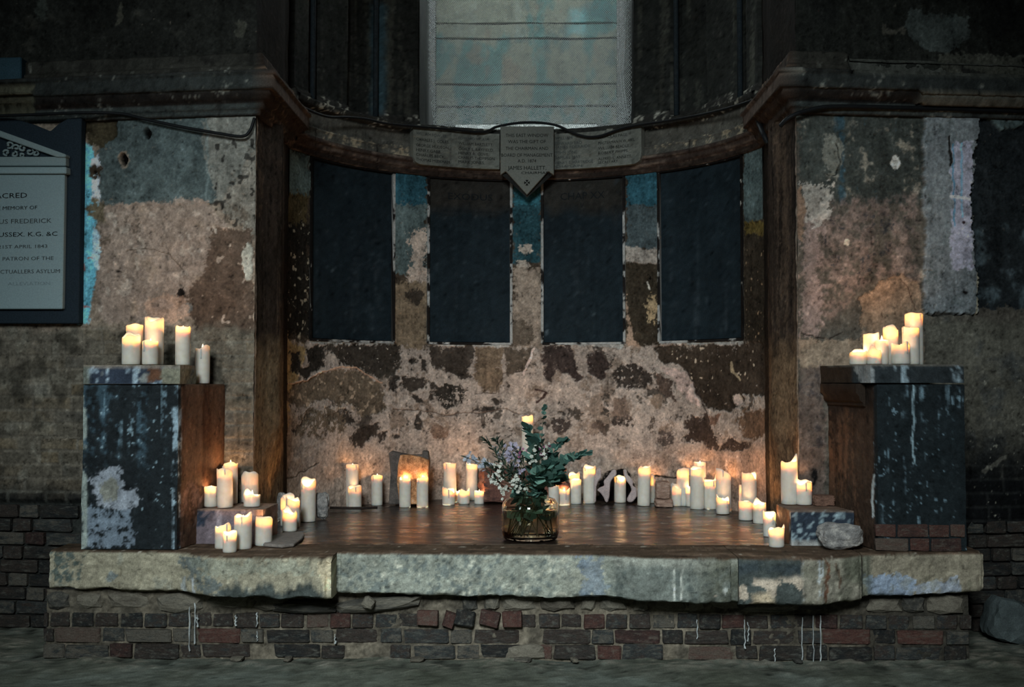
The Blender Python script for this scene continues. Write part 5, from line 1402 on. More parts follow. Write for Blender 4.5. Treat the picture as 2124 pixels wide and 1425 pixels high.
# ================================================================== CABLES
def cable(pts, r, label, name='black_cable'):
    o = tube(name, smooth_path(pts), r, M_CABLE); return tag(o, label, 'cable')
fy = lambda px_, py_, off=0.05: onflank(px_, py_, off)
cable([fy(-60, 242, .1), fy(60, 238, .1), fy(170, 234, .1), fy(250, 236), fy(300, 247), fy(380, 264), fy(450, 276), fy(500, 283), fy(518, 272, .04), fy(528, 245, .03)], 0.0085, 'black cable sagging under the left cornice')
arc = []
for x_, y_ in ((602, 207), (640, 228), (680, 242), (720, 243), (760, 247), (800, 256), (860, 262), (930, 268), (1000, 274), (1034, 262), (1090, 254), (1150, 259), (1200, 280), (1240, 283), (1300, 264), (1400, 248), (1480, 232), (1540, 215), (1572, 203)):
    t, z = oncyl(x_, y_, AR - 0.13); arc.append(cyl(t, z, AR - 0.13))
cable(arc, 0.009, 'black cable looping along the apse sill above the plates')
t7 = math.tan(math.radians(7))
def onflank_r(px_, py_, off=0.0):
    d = ray(px_, py_); t = (FLANK_Y - HALF * t7 - off) / (d[1] - d[0] * t7); return CAM + d * t
cable([onflank_r(1618, 262, .02), onflank_r(1640, 242, .06), onflank_r(1680, 228, .06), onflank_r(1730, 221, .06), onflank_r(1850, 223, .05), onflank_r(1980, 226, .05), onflank_r(2124, 231, .05), onflank_r(2200, 234, .05)], 0.012, 'thick black cable under the right cornice')
cable([cyl(*oncyl(1570, 240, AR - .12), AR - .12), cyl(*oncyl(1575, 258, AR - .12), AR - .12), cyl(*oncyl(1584, 280, AR - .12), AR - .12), cyl(*oncyl(1592, 298, AR - .1), AR - .1)], 0.016, 'short black cable end hanging at the right reveal')
# vertical pipes between the upper strips
M_PIPE = mottled('dark_pipe', [C(18, 22, 24), C(30, 36, 40)], 30, 0.5, 0.1)
for x_, lab in ((641, 'thin dark pipe high on the left of the apse'), (774, 'dark pipe left of the boarded window'), (1408, 'dark pipe right of the boarded window'), (1543, 'thin dark pipe high on the right of the apse')):
    t = oncyl(x_, 130)[0]
    tag(tube('wall_pipe', [cyl(t, 3.16, AR - 0.03), cyl(t, 4.2, AR - 0.03), cyl(t, 5.9, AR - 0.03)], 0.018, M_PIPE, sides=10), lab, 'pipe')
# ================================================================== CANDLES
def wax_mat():
    m, nt, b = new_mat('candle_wax'); N = nt.nodes; L = nt.links
    tc = N.new('ShaderNodeTexCoord'); n1 = N.new('ShaderNodeTexNoise'); n1.inputs['Scale'].default_value = 35; n1.inputs['Detail'].default_value = 4
    L.new(tc.outputs['Object'], n1.inputs['Vector'])
    cr = N.new('ShaderNodeValToRGB'); cr.color_ramp.elements[0].position = 0.3; cr.color_ramp.elements[0].color = (0.70, 0.64, 0.55, 1)
    cr.color_ramp.elements[1].position = 0.65; cr.color_ramp.elements[1].color = (0.78, 0.73, 0.65, 1)
    L.new(n1.outputs['Fac'], cr.inputs['Fac']); L.new(cr.outputs['Color'], b.inputs['Base Color'])
    b.inputs['Subsurface Weight'].default_value = 1.0
    b.inputs['Subsurface Radius'].default_value = (1.0, 0.72, 0.5)
    b.inputs['Subsurface Scale'].default_value = 0.029
    b.inputs['Roughness'].default_value = 0.45; b.inputs['Specular IOR Level'].default_value = 0.35
    bp = N.new('ShaderNodeBump'); bp.inputs['Strength'].default_value = 0.12; bp.inputs['Distance'].default_value = 0.004
    L.new(n1.outputs['Fac'], bp.inputs['Height']); L.new(bp.outputs['Normal'], b.inputs['Normal'])
    return m
M_WAX = wax_mat()
def flame_mat():
    m = bpy.data.materials.new('candle_flame'); m.use_nodes = True; nt = m.node_tree; nt.nodes.clear()
    o = nt.nodes.new('ShaderNodeOutputMaterial'); e = nt.nodes.new('ShaderNodeEmission'); t = nt.nodes.new('ShaderNodeBsdfTransparent'); a = nt.nodes.new('ShaderNodeAddShader')
    e.inputs['Color'].default_value = (1.0, 0.72, 0.36, 1); e.inputs['Strength'].default_value = 6
    nt.links.new(e.outputs[0], a.inputs[0]); nt.links.new(t.outputs[0], a.inputs[1]); nt.links.new(a.outputs[0], o.inputs['Surface']); return m
M_FLAME = flame_mat()
M_WICK = mottled('burnt_wick', [(0.01, 0.009, 0.008), (0.03, 0.02, 0.015)], 60, 0.9, 0.2)
FLAME_ME = None; WICK_ME = None
def flame_parts():
    global FLAME_ME, WICK_ME
    prof = [(0.0006, 0.0), (0.0042, 0.004), (0.0052, 0.008), (0.0042, 0.014), (0.0022, 0.020), (0.0002, 0.026)]
    o = lathe('flame', prof, 10, M_FLAME); FLAME_ME = o.data; bpy.data.objects.remove(o)
    o = tube('wick', [(0, 0, -0.012), (0, 0, 0.003), (0.0015, 0, 0.010)], 0.0013, M_WICK, sides=6); WICK_ME = o.data; bpy.data.objects.remove(o)
flame_parts()
n_candle = [0]
def candle(label, x, y, z, r, h, group, seed, amp=0.10, cup=0.22, spike=None, wall=0.16, power=1.0, lean=0.0, flare=0.0, gap=None, drip=True, thin=None):
    """pillar candle: height h to the tallest rim point; cup is the depth of the burnt bowl as a share of h (capped)."""
    rg = random.Random(seed * 13 + 5)
    root = empty('pillar_candle', (x, y, z), 0.0); root.rotation_euler = (0, lean, 0)
    tag(root, label, 'candle', group)
    seg = 40
    ph = [rg.uniform(0, 6.28) for _ in range(6)]
    A = amp * min(h, 0.16)
    def rim(a):
        s = 0.5 * math.sin(a + ph[0]) + 0.35 * math.sin(2 * a + ph[1]) + 0.25 * math.sin(3 * a + ph[2]) + 0.16 * math.sin(5 * a + ph[3])
        v = h - A * 0.75 + A * 0.75 * s
        if spike:                                  # (angle, width, height share)
            d = (a - spike[0] + math.pi) % (2 * math.pi) - math.pi
            v += spike[2] * h * math.exp(-(d / spike[1]) ** 2) - spike[2] * h * 0.55
        if gap:                                    # melted away side: (angle, width, depth share)
            d = (a - gap[0] + math.pi) % (2 * math.pi) - math.pi
            v -= gap[2] * h * math.exp(-(d / gap[1]) ** 2)
        return v
    rims = [rim(2 * math.pi * k / seg) for k in range(seg)]
    mx = max(rims); rims = [v + (h - mx) for v in rims]
    lo = min(rims)
    depth = min(max(cup * h * 1.25, 0.030 if cup > 0.1 else 0.012), 0.075)
    pool = max(lo - depth * 0.55, h - depth - 0.004, 0.3 * h) if gap is None else max(lo - 0.008, 0.25 * h)
    pool = min(pool, lo - 0.006)
    V = []; Fc = []
    def rr(a, t):
        w = 1 + 0.02 * math.sin(2 * a + ph[4]) + 0.018 * math.sin(5 * a + ph[5]) * t
        return r * w * (1 + flare * max(0, t - 0.55) / 0.45)
    rings = []
    nO = 9
    def add_ring(fn):
        s = len(V)
        for k in range(seg):
            a = 2 * math.pi * k / seg; rad, zz = fn(a, rims[k]); V.append((rad * math.cos(a), rad * math.sin(a), zz))
        rings.append(s)
    add_ring(lambda a, R_: (rr(a, 0) * 0.93, 0.0))
    add_ring(lambda a, R_: (rr(a, 0) * 0.995, 0.0035))
    for i in range(1, nO + 1):
        t = i / nO
        add_ring(lambda a, R_, t=t: (rr(a, t) * (1.0 - 0.012 * t + 0.008 * math.sin(9 * t + a * 2 + ph[0]) * t), 0.0035 + (R_ - 0.009) * t))
    wt = max(0.0035, r * wall) if thin is None else thin
    add_ring(lambda a, R_: (rr(a, 1) - 0.0012, R_ - 0.0022))
    add_ring(lambda a, R_: (rr(a, 1) - wt * 0.45, R_))
    add_ring(lambda a, R_: (rr(a, 1) - wt * 0.9, R_ - 0.002))
    for t in (0.35, 0.7, 0.92):
        add_ring(lambda a, R_, t=t: (rr(a, 1) - wt * (0.9 + 1.0 * t), R_ - 0.002 + (pool + 0.004 - R_) * t))
    add_ring(lambda a, R_: (r * 0.55, pool + 0.0005))
    add_ring(lambda a, R_: (r * 0.2, pool))
    c0 = len(V); V.append((0, 0, pool)); c1 = len(V); V.append((0, 0, 0))
    for s0, s1 in zip(rings[:-1], rings[1:]):
        for k in range(seg):
            k2 = (k + 1) % seg; Fc.append([s0 + k, s0 + k2, s1 + k2, s1 + k])
    for k in range(seg):
        k2 = (k + 1) % seg; Fc.append([rings[-1] + k, rings[-1] + k2, c0]); Fc.append([rings[0] + k2, rings[0] + k, c1])
    mesh_np('wax_body', V, Fc, None, M_WAX, root)
    if drip and rg.random() < 0.6:
        a = rg.uniform(math.pi, 2 * math.pi); pts = []; L_ = rg.uniform(0.02, 0.06); zt = rims[int(a / 6.2832 * seg) % seg] - 0.004
        for i in range(6):
            t = i / 5; pts.append(((r * 0.985) * math.cos(a + 0.03 * t), (r * 0.985) * math.sin(a + 0.03 * t), zt - L_ * t))
        tube('wax_drip', pts, 0.0042, M_WAX, root, 7, 0.75)
    w = bpy.data.objects.new('wick', WICK_ME); w.location = (0, 0, pool + 0.002); link(w, root)
    if power > 0:
        f = bpy.data.objects.new('flame', FLAME_ME); f.location = (0.0012, 0, pool + 0.008); link(f, root)
        d = bpy.data.lights.new('flame_light', 'POINT'); d.energy = CANDLE_W * power; d.color = (1.0, 0.52, 0.235); d.shadow_soft_size = 0.006
        l = bpy.data.objects.new('flame_light', d); l.location = (0.0012, 0, pool + 0.019); link(l, root)
    n_candle[0] += 1
    return root
def place(label, px0, px1, ptop, pbase, group, Y=None, zs=None, seed=0, **k):
    """px0..px1 and ptop..pbase as they read in the photograph; stands on z = zs (or on the ledge)."""
    pc = (px0 + px1) / 2
    if zs is None: zs = LEDGE + 0.001
    if Y is None:
        p = atz(pc, pbase, zs); Yf = p[1]
    else: Yf = Y
    r = (px1 - px0) / 2 * Yf / F; Yc_ = Yf + r * (0.9 if Y is None else 0)
    x = xat(pc, Yc_)
    if zs < 0.6:
        for _ in range(60):                       # keep clear of the curved wall
            if math.hypot(x, Yc_ - AY) + r < AR - 0.012 or Yc_ < AY: break
            Yc_ -= 0.01; x = xat(pc, Yc_)
        for _ in range(60):
            if abs(x) + r < HALF - 0.06 or Yc_ < 5.95: break
            x -= 0.004 * (1 if x > 0 else -1)
    h = zat(ptop, Yc_ - r * 0.3, pc) - zs
    return candle(label, x, Yc_, zs, r, h, group, seed or n_candle[0] + 3, **k)
ZC_L, ZB_L, ZC_R, ZBLK = 1.441, 1.346, 1.443, 0.709
gA = 'candles on the left pedestal'
place('cream candle at the back left of the left pedestal, half hidden', 261, 295, 671, 755, gA, 5.645, ZC_L, cup=.16, amp=.05)
place('broad candle with a melted front lip at the left pedestal edge', 253, 290, 687, 755, gA, 5.535, ZC_L, amp=.16, cup=.3, power=1.2)
place('tallest candle on the left pedestal with a dipped rim', 300, 338, 655, 754, gA, 5.64, ZC_L, amp=.16, cup=.2, power=.8)
place('short candle before the tallest one on the left pedestal', 295, 327, 705, 755, gA, 5.52, ZC_L, amp=.06, cup=.2)
place('tall candle standing apart on the right of the left pedestal cap', 363, 394, 675, 757, gA, 5.655, ZC_L, amp=.14, cup=.12, power=1.7)
place('pale candle at the lower inner corner of the left pedestal', 404, 435, 715, 796, gA, 5.86, ZB_L, amp=.12, cup=.1, power=.12)
gB = 'candles at the left end of the ledge'
place('stubby glowing candle at the left of the low left block', 426, 454, 1008, 1052, gB, None, ZBLK, flare=.06, amp=.05, cup=.35)
place('tall candle leaning a little at the front of the low left block', 453, 486, 971, 1054, gB, None, ZBLK, amp=.1, cup=.2, power=.5, lean=-.03)
place('tall lit candle behind the leaning one on the low left block', 464, 495, 957, 1046, gB, None, ZBLK, amp=.09, cup=.05, power=1.1)
place('tall candle with a ragged hollow rim at the back of the low left block', 502, 538, 976, 1043, gB, None, ZBLK, amp=.2, cup=.5, power=1.3)
place('short candle with a crenellated rim at the right of the low left block', 508, 541, 1014, 1052, gB, None, ZBLK, amp=.3, cup=.3, flare=.04)
place('leftmost candle on the ledge below the low left block', 449, 482, 1083, 1139, gB, amp=.16, cup=.3)
place('smallest candle at the front left edge of the ledge', 465, 494, 1101, 1147, gB, amp=.12, cup=.3, power=1.1)
place('tallest of the candles before the low left block', 488, 525, 1062, 1140, gB, amp=.14, cup=.2, power=.8)
place('candle with a slanting top beside the flat slate', 531, 566, 1070, 1133, gB, amp=.1, cup=.3, lean=.03)
place('hollowed candle with one tall melted side near the left reveal', 571, 600, 1023, 1092, gB, gap=(5.6, .9, .35), amp=.15, cup=.4, power=1.2)
place('waisted candle behind the melted pair at the left', 594, 624, 1029, 1095, gB, amp=.14, cup=.25, power=.7)
place('melted candle in front of the waisted one at the left', 588, 618, 1049, 1103, gB, amp=.28, cup=.4)
place('tall straight candle with a torn white rim at the left', 625, 657, 989, 1083, gB, gap=(4.7, .8, .16), amp=.1, cup=.16)
gC = 'candles along the back of the apse, left of the vase'
place('tall round-topped candle left of the iron bar', 719, 745, 962, 1050, gC, amp=.04, cup=.12, power=.4)
place('short candle standing behind the iron bar', 723, 751, 1007, 1056, gC, amp=.1, cup=.25, power=.5)
place('lit candle just left of the orange stone block', 771, 795, 984, 1049, gC, amp=.1, cup=.1)
place('left of the two candles before the orange stone block', 829, 853, 987, 1053, gC, amp=.12, cup=.1)
place('right of the two candles before the orange stone block', 865, 889, 987, 1053, gC, amp=.1, cup=.1)
place('tall flat-topped candle behind a stub right of the orange block', 920, 947, 960, 1043, gC, amp=.03, cup=.16, power=.7)
place('wide stub with a curled rim right of the orange block', 918, 944, 1009, 1048, gC, amp=.25, cup=.35, power=.8)
place('tiny candle peeping out between two stubs left of the flowers', 944, 961, 1018, 1042, gC, amp=.1, cup=.2)
place('stub with a lopsided torn rim left of the flowers', 951, 975, 1012, 1046, gC, amp=.3, cup=.35)
place('tall candle with a nippled top under the blue blossoms', 967, 991, 957, 1038, gC, amp=.12, cup=.16, power=.8)
place('small square stub nearest the vase on its left', 984, 1004, 1017, 1046, gC, amp=.1, cup=.25)
gD = 'candles behind and right of the vase'
place('candle raised on stones high behind the flowers', 1082, 1106, 860, 966, gD, 7.60, 0.806, amp=.08, cup=.14, power=1.3)
place('small candle seen through the glass of the vase', 1094, 1118, 1066, 1092, gD, amp=.08, cup=.2, power=.35)
place('candle mostly hidden behind the right of the vase', 1137, 1160, 994, 1050, gD, amp=.1, cup=.2)
place('short dome-topped candle just right of the vase', 1157, 1182, 1012, 1048, gD, amp=.2, cup=.2)
place('candle with a lumpy top behind another right of the vase', 1179, 1202, 978, 1040, gD, amp=.16, cup=.2)
place('candle with a crusted rim right of the vase', 1182, 1205, 992, 1046, gD, amp=.08, cup=.2, power=.8)
place('tall candle with a pointed rim left of the plaster fragments', 1209, 1235, 963, 1045, gD, amp=.14, cup=.2, power=1.1)
gE = 'candles along the back of the apse, right of the vase'
place('candle framed by the curved plaster fragments', 1273, 1298, 986, 1043, gE, amp=.12, cup=.4, gap=(4.7, .9, .12))
place('tall leaning candle with a notched rim right of the fragments', 1321, 1347, 964, 1050, gE, amp=.14, cup=.2, lean=.03, power=1.1)
place('candle hidden behind the tall leaning one', 1334, 1358, 982, 1041, gE, amp=.2, cup=.4)
place('stub with a horned rim right of the flat stones', 1391, 1415, 1002, 1050, gE, amp=.2, cup=.35, power=1.1)
place('hollow candle behind the horned stub', 1403, 1428, 969, 1046, gE, amp=.14, cup=.5, power=1.2)
place('small candle glowing between two taller ones', 1421, 1441, 1008, 1050, gE, amp=.1, cup=.3)
place('tallest front candle of the right-hand back row', 1430, 1459, 966, 1057, gE, amp=.14, cup=.2, power=1.1)
place('plain candle rising behind the tallest of the right row', 1438, 1463, 958, 1044, gE, amp=.03, cup=.1, power=.4)
place('candle with a thin spike on its right rim', 1459, 1486, 984, 1050, gE, spike=(0.3, .3, .16), amp=.06, cup=.45)
place('tall candle with a torn sloping rim', 1484, 1515, 971, 1055, gE, gap=(0.0, 1.0, .2), amp=.08, cup=.14, power=.7)
place('short candle with a drooping left lip before the torn one', 1484, 1511, 1025, 1067, gE, amp=.25, cup=.35, power=1.1)
gF = 'candles at the right end of the ledge'
place('hollow candle glowing behind others at the right', 1536, 1563, 1002, 1056, gF, gap=(4.9, .8, .3), amp=.1, cup=.5, power=1.2)
place('tall candle with a split rim at the right', 1555, 1585, 979, 1062, gF, gap=(5.6, .5, .16), amp=.08, cup=.25)
place('wide short candle with a sooty rim at the right', 1530, 1560, 1038, 1080, gF, amp=.14, cup=.3, power=1.1)
place('short candle with a torn rim beside the sooty one', 1560, 1587, 1033, 1087, gF, amp=.2, cup=.3)
place('candle with a slanting bright bowl near the right block', 1581, 1607, 1058, 1114, gF, gap=(4.4, .9, .22), amp=.1, cup=.14, power=1.1)
place('front stub with two horns at the right edge of the ledge', 1592, 1624, 1088, 1136, gF, spike=(0.15, .35, .18), amp=.14, cup=.35, flare=.1)
place('tallest candle with a peaked rim on the low right block', 1618, 1653, 941, 1047, gF, None, ZBLK, spike=(0.2, .55, .16), amp=.1, cup=.25, power=1.3)
place('stout candle beside the peaked one on the low right block', 1649, 1682, 994, 1048, gF, None, ZBLK, amp=.16, cup=.3)
gG = 'candles on the right pedestal'
place('wide burnt-down candle with an open flame on the right pedestal', 1763, 1799, 723, 752, gG, 5.70, ZC_R, amp=.25, cup=.35, power=1.1)
place('collapsed candle with folded wax rim on the right pedestal', 1799, 1829, 715, 753, gG, 5.56, ZC_R, amp=.4, cup=.35, power=.7)
place('candle behind the collapsed one on the right pedestal', 1792, 1824, 689, 752, gG, 5.72, ZC_R, amp=.06, cup=.3)
place('slim candle with a visible flame on the right pedestal', 1816, 1843, 703, 753, gG, 5.63, ZC_R, amp=.06, cup=.05)
place('tall candle at the back middle of the right pedestal', 1833, 1864, 673, 752, gG, 5.74, ZC_R, amp=.16, cup=.3)
place('stout candle with a crusted top at the front of the right pedestal', 1850, 1888, 708, 753, gG, 5.54, ZC_R, amp=.2, cup=.3)
place('second tallest candle of the right pedestal', 1873, 1907, 676, 752, gG, 5.65, ZC_R, amp=.06, cup=.2)
place('tallest candle of the right pedestal, at its right end', 1879, 1915, 648, 754, gG, 5.75, ZC_R, amp=.06, cup=.16, power=1.1)

# ================================================================== LOOSE STONES AND FRAGMENTS ON THE LEDGE
def rock(name, label, px0, px1, ptop, Yf, mat, depth=None, zs=None, seed=1, sub=4, amp=.16, cube=.5, rot=(0, 0, 0), cat='stone'):
    zs = LEDGE if zs is None else zs
    me = stone_mesh(name, seed, mat, sub, amp, cube); me.polygons.foreach_set('use_smooth', np.zeros(len(me.polygons), bool))
    o = bpy.data.objects.new(name, me); pc = (px0 + px1) / 2; w = (px1 - px0) * Yf / F; h = zat(ptop, Yf, pc) - zs; d = depth or w * .7
    P = np.array([v.co[:] for v in me.vertices]); lo, hi = P.min(0), P.max(0); s = np.array([w, d, h]) / (hi - lo)
    P = (P - [(lo[0] + hi[0]) / 2, (lo[1] + hi[1]) / 2, lo[2]]) * s
    me.vertices.foreach_set('co', P.astype(np.float32).ravel()); me.update()
    o.location = (xat(pc, Yf + d / 2), Yf + d / 2, zs); o.rotation_euler = rot; link(o); return tag(o, label, cat)
rock('broken_stone', 'rounded grey rock on the ledge before the right block', 1692, 1785, 1088, 5.44, M_ROCK, .15, seed=5, amp=.22, cube=.25)
rock('broken_stone', 'small jagged grey stone behind the tall torn candle on the left', 655, 684, 1022, 6.62, M_ROCK, .07, seed=9, amp=.25, cube=.4)
rock('broken_stone', 'low dark stone in the left corner of the apse', 566, 600, 1022, 6.55, M_ROCK, .08, seed=12, amp=.2, cube=.4)
M_PINKST = mottled('pinkish_stone', [C(62, 48, 42), C(92, 74, 64), C(112, 96, 86)], 18, 0.9, 0.6, 40, (1, 1, 3))
rock('flat_stones', 'upper rough pinkish stone right of the fragments', 1358, 1388, 998, 7.33, M_PINKST, .1, LEDGE + .045, 14, 4, .1, .8)
rock('flat_stones', 'flat pale stone lying under the rough pinkish one', 1356, 1394, 1036, 7.31, M_PINKST, .12, LEDGE, 15, 4, .08, .8)
rock('broken_stone', 'large dark red stone behind the vase', 988, 1186, 972, 7.48, mottled('dark_red_stone', [C(34, 24, 22), C(64, 42, 36), C(84, 64, 54)], 14, .9, .5), .24, LEDGE, 17, 4, .08, .85)
rock('loose_brick', 'old brick lying on the low right block', 1682, 1726, 1028, 5.82, mottled('worn_brown_brick', [C(52, 38, 32), C(78, 58, 48)], 20, .9, .5), .1, 0.706, 18, 4, .05, .95, cat='brick')
rock('leaning_stone', 'pale angular stone lying on the ground at the lower right', 2028, 2112, 1246, 5.80, mottled('pale_angular_stone', [C(36, 41, 41), C(56, 62, 62)], 8, .9, .4), .2, 0.0, 19, 3, .10, .85, (0, .3, 0))
# orange stone block
M_ORST = mottled('ochre_stained_stone', [C(48, 32, 25), C(96, 66, 44), C(124, 90, 62), C(128, 108, 94)], 24, 0.85, 1.0, 30, (1.2, 1, .9), fine=.35)
M_DKST = mottled('grey_dark_stone', [C(34, 32, 31), C(66, 60, 56)], 18, 0.9, 0.6)
root = empty('carved_stone', (xat(847, 7.3), 7.33, LEDGE)); tag(root, 'upright ochre-stained carved stone block against the apse wall', 'stone block')
yb = 7.325
fp = [(829, 1046), (823, 1000), (825, 965), (830, 944), (850, 944), (872, 948), (889, 955), (888, 1000), (883, 1046)]
o = extrude_poly('block_face', [at(x, y, yb) for x, y in fp], (0.0, 0.07, 0), M_ORST, None, .0035); child_of(root, o)
fp = [(806, 1046), (810, 985), (806, 940), (812, 936), (830, 940), (850, 944), (876, 944), (876, 935), (888, 937), (891, 960), (886, 1046)]
o = extrude_poly('block_back', [at(x, y, yb + .055) for x, y in fp], (0.0, 0.075, 0), M_DKST, None, .004); child_of(root, o)
# plaster fragments
M_FRAG = mottled('pale_pink_plaster', [C(92, 84, 82), C(112, 100, 98), C(122, 112, 108)], 12, 0.9, 0.4)
def zf(p): return [(1220 + x / 11.8, 950 + y / 11.8) for x, y in p]
def frag(label, pts, Y, parent_name='plaster_fragment'):
    o = extrude_poly(parent_name, [at(x, y, Y) for x, y in zf(pts)], (0, 0.035, 0), M_FRAG, None, .006)
    return tag(o, label, 'plaster fragment', 'broken plaster fragments at the apse wall')
frag('slim upright plaster fragment next to the pointed candle', [(225,250),(320,250),(325,480),(250,560),(200,700),(190,1085),(150,1085),(150,500)], 7.50)
frag('left curving plaster fragment like half an arch', [(600,290),(690,290),(700,410),(560,560),(540,650),(520,960),(480,1085),(430,1085),(380,960),(300,850),(215,790),(300,720),(400,690),(380,570),(480,460)], 7.50)
frag('right curving plaster fragment like half an arch', [(860,285),(950,290),(960,400),(1050,490),(1110,570),(1090,680),(1190,740),(1190,960),(1080,1085),(970,1080),(950,1020),(1010,900),(1070,800),(1040,690),(940,560),(880,420)], 7.50)
# slate, iron bar, wax crumbs
sl = [(546, 1134), (560, 1118), (590, 1110), (626, 1108), (632, 1113), (626, 1122), (610, 1134), (585, 1137)]
o = extrude_poly('slate_piece', [tuple(atz(x, y, LEDGE + .003)) for x, y in sl], (0, 0, .016), mottled('flat_slate', [C(58, 54, 52), C(92, 86, 80)], 20, .8, .5, 40, (1, 3, 1)), None, .004); tag(o, 'flat broken slate lying on the ledge beside the slanting candle', 'slate')
pa = atz(684, 1054, LEDGE + .012); pb = atz(783, 1057, LEDGE + .012); pa[1] = min(pa[1], 7.10); pb[1] = 7.16
tag(tube('iron_bar', [tuple(at(684, 1053, 7.06)), tuple(at(735, 1054, 7.08)), tuple(at(783, 1053, 7.10))], .008, M_IRON, sides=8), 'short black iron bar lying before the candles on the left', 'iron bar')

# ================================================================== VASE AND FLOWERS
VX, VY = xat(1100, 5.84), 5.84
VR = 59 * VY / F
def glass_mat(name, col, ior, rough=0.0):
    m, nt, b = new_mat(name); b.inputs['Base Color'].default_value = (*col, 1); b.inputs['Transmission Weight'].default_value = 1.0; b.inputs['IOR'].default_value = ior; b.inputs['Roughness'].default_value = rough
    tc = nt.nodes.new('ShaderNodeTexCoord'); n = nt.nodes.new('ShaderNodeTexNoise'); n.inputs['Scale'].default_value = 6
    bp = nt.nodes.new('ShaderNodeBump'); bp.inputs['Strength'].default_value = .03; nt.links.new(tc.outputs['Object'], n.inputs['Vector']); nt.links.new(n.outputs['Fac'], bp.inputs['Height']); nt.links.new(bp.outputs['Normal'], b.inputs['Normal'])
    return m
M_GLASS = glass_mat('amber_tinted_glass', (0.97, 0.93, 0.82), 1.46); M_WATER = glass_mat('vase_water', (0.93, 0.94, 0.88), 1.33)
vase = empty('glass_vase', (VX, VY, LEDGE + .001)); tag(vase, 'wide round-shouldered glass vase at the front of the apse', 'vase')
H = zat(1030, VY - VR * .3) - LEDGE
po = [(0.0, 0), (VR * .86, 0), (VR * .96, .012), (VR, .04), (VR, H * .70), (VR * .97, H * .82), (VR * .86, H * .92), (VR * .66, H * .97), (VR * .60, H * 1.0), (VR * .61, H * 1.03)]
pi = [(VR * .585, H * 1.03), (VR * .575, H * 1.0), (VR * .63, H * .955), (VR * .83, H * .905), (VR * .94, H * .81), (VR * .968, H * .70), (VR * .968, .05), (VR * .93, .026), (VR * .80, .018), (0, .018)]
lathe('glass_body', po + pi, 64, M_GLASS, vase)
lathe('water', [(0, .0185), (VR * .80, .0185), (VR * .929, .0265), (VR * .967, .05), (VR * .967, H * .66), (0, H * .66)], 64, M_WATER, vase)
M_EUC = mottled('eucalyptus_leaf', [C(20, 34, 31), C(34, 54, 49), C(72, 96, 86)], 26, .55, .15, rand=True)
M_STEM = mottled('plant_stem', [C(34, 38, 26), C(52, 50, 34)], 40, .7, .2)
M_DKLEAF = mottled('dark_needle_leaf', [C(18, 26, 22), C(32, 40, 32)], 40, .7, .2, rand=True)
def petal_mat(n, c0, c1): return mottled(n, [c0, c1], 40, .6, .1, rand=True)
M_WHITE = petal_mat('white_petal', C(104, 106, 98), C(128, 128, 120)); M_LILAC = petal_mat('lilac_petal', C(80, 77, 88), C(102, 98, 110)); M_BLUEP = petal_mat('pale_blue_petal', C(88, 94, 102), C(110, 114, 120)); M_MAG = petal_mat('magenta_petal', C(66, 34, 52), C(90, 48, 70))
def leaf_mesh(name, mat, round_=1.0):
    V = []; Fc = []; n = 7; prof = [0, .55, .88, 1.0, .88, .52, 0.02]
    for i in range(n):
        t = i / (n - 1); w = prof[i] * .42 * round_
        z = -.10 * t * t
        V += [(-w, t, z + .10 * w), (0, t, z), (w, t, z + .10 * w)]
    for i in range(n - 1):
        for k in range(2): Fc.append([3 * i + k, 3 * i + k + 1, 3 * i + 4 + k, 3 * i + 3 + k])
    o = mesh_np(name, V, Fc, None, mat); me = o.data; bpy.data.objects.remove(o)
    return me
LEAF = leaf_mesh('leaf', M_EUC, 1.15); NEEDLE = leaf_mesh('leaf', M_DKLEAF, .28)
def blossom_mesh(mat):
    V = [(0, 0, .02)]; Fc = []
    for k in range(5):
        a = k * 2 * math.pi / 5; b0_ = len(V)
        for r, da, z in ((.12, -.5, .02), (.5, -.52, .16), (.62, 0, .12), (.5, .52, .16), (.12, .5, .02)): V.append((r * math.cos(a + da), r * math.sin(a + da), z))
        Fc.append([0, b0_, b0_ + 1, b0_ + 2]); Fc.append([0, b0_ + 2, b0_ + 3, b0_ + 4])
    b0_ = len(V)
    for k in range(5): a = k * 2 * math.pi / 5; V.append((.12 * math.cos(a), .12 * math.sin(a), .08))
    V.append((0, 0, .16))
    for k in range(5): Fc.append([b0_ + k, b0_ + (k + 1) % 5, b0_ + 5])
    o = mesh_np('blossom', V, Fc, None, mat); me = o.data; bpy.data.objects.remove(o); return me
BLO = {'w': blossom_mesh(M_WHITE), 'l': blossom_mesh(M_LILAC), 'b': blossom_mesh(M_BLUEP), 'm': blossom_mesh(M_MAG)}
bq = empty('flower_bouquet', (VX, VY, LEDGE + .03)); tag(bq, 'bouquet of eucalyptus and small white and lilac flowers in the vase', 'bouquet')
bl = Vector(bq.location); fr_ = random.Random(5)
def spr(pts, name):
    P = smooth_path([Vector(p) - bl for p in pts], 5); return tube(name, P, .0022, M_STEM, bq, 5, .5), P
def put_leaf(parent, me, pos, d, size, roll):
    d = Vector(d).normalized(); q = d.to_track_quat('Y', 'Z') @ Vector((0, 0, 1)).rotation_difference(Vector((0, 0, 1)))
    o = bpy.data.objects.new('leaf', me); o.location = pos; o.rotation_euler = (q.to_matrix() @ Matrix.Rotation(roll, 3, 'Y')).to_euler(); o.scale = (size,) * 3
    link(o, parent); return o
NECK = (VX, VY, LEDGE + H)
def foot(i): a = fr_.uniform(0, 6.28); return (VX + VR * .6 * math.cos(a), VY + VR * .6 * math.sin(a), LEDGE + .03)
def neck(): a = fr_.uniform(0, 6.28); return (VX + VR * .4 * math.cos(a), VY + VR * .4 * math.sin(a), LEDGE + H * 1.02)
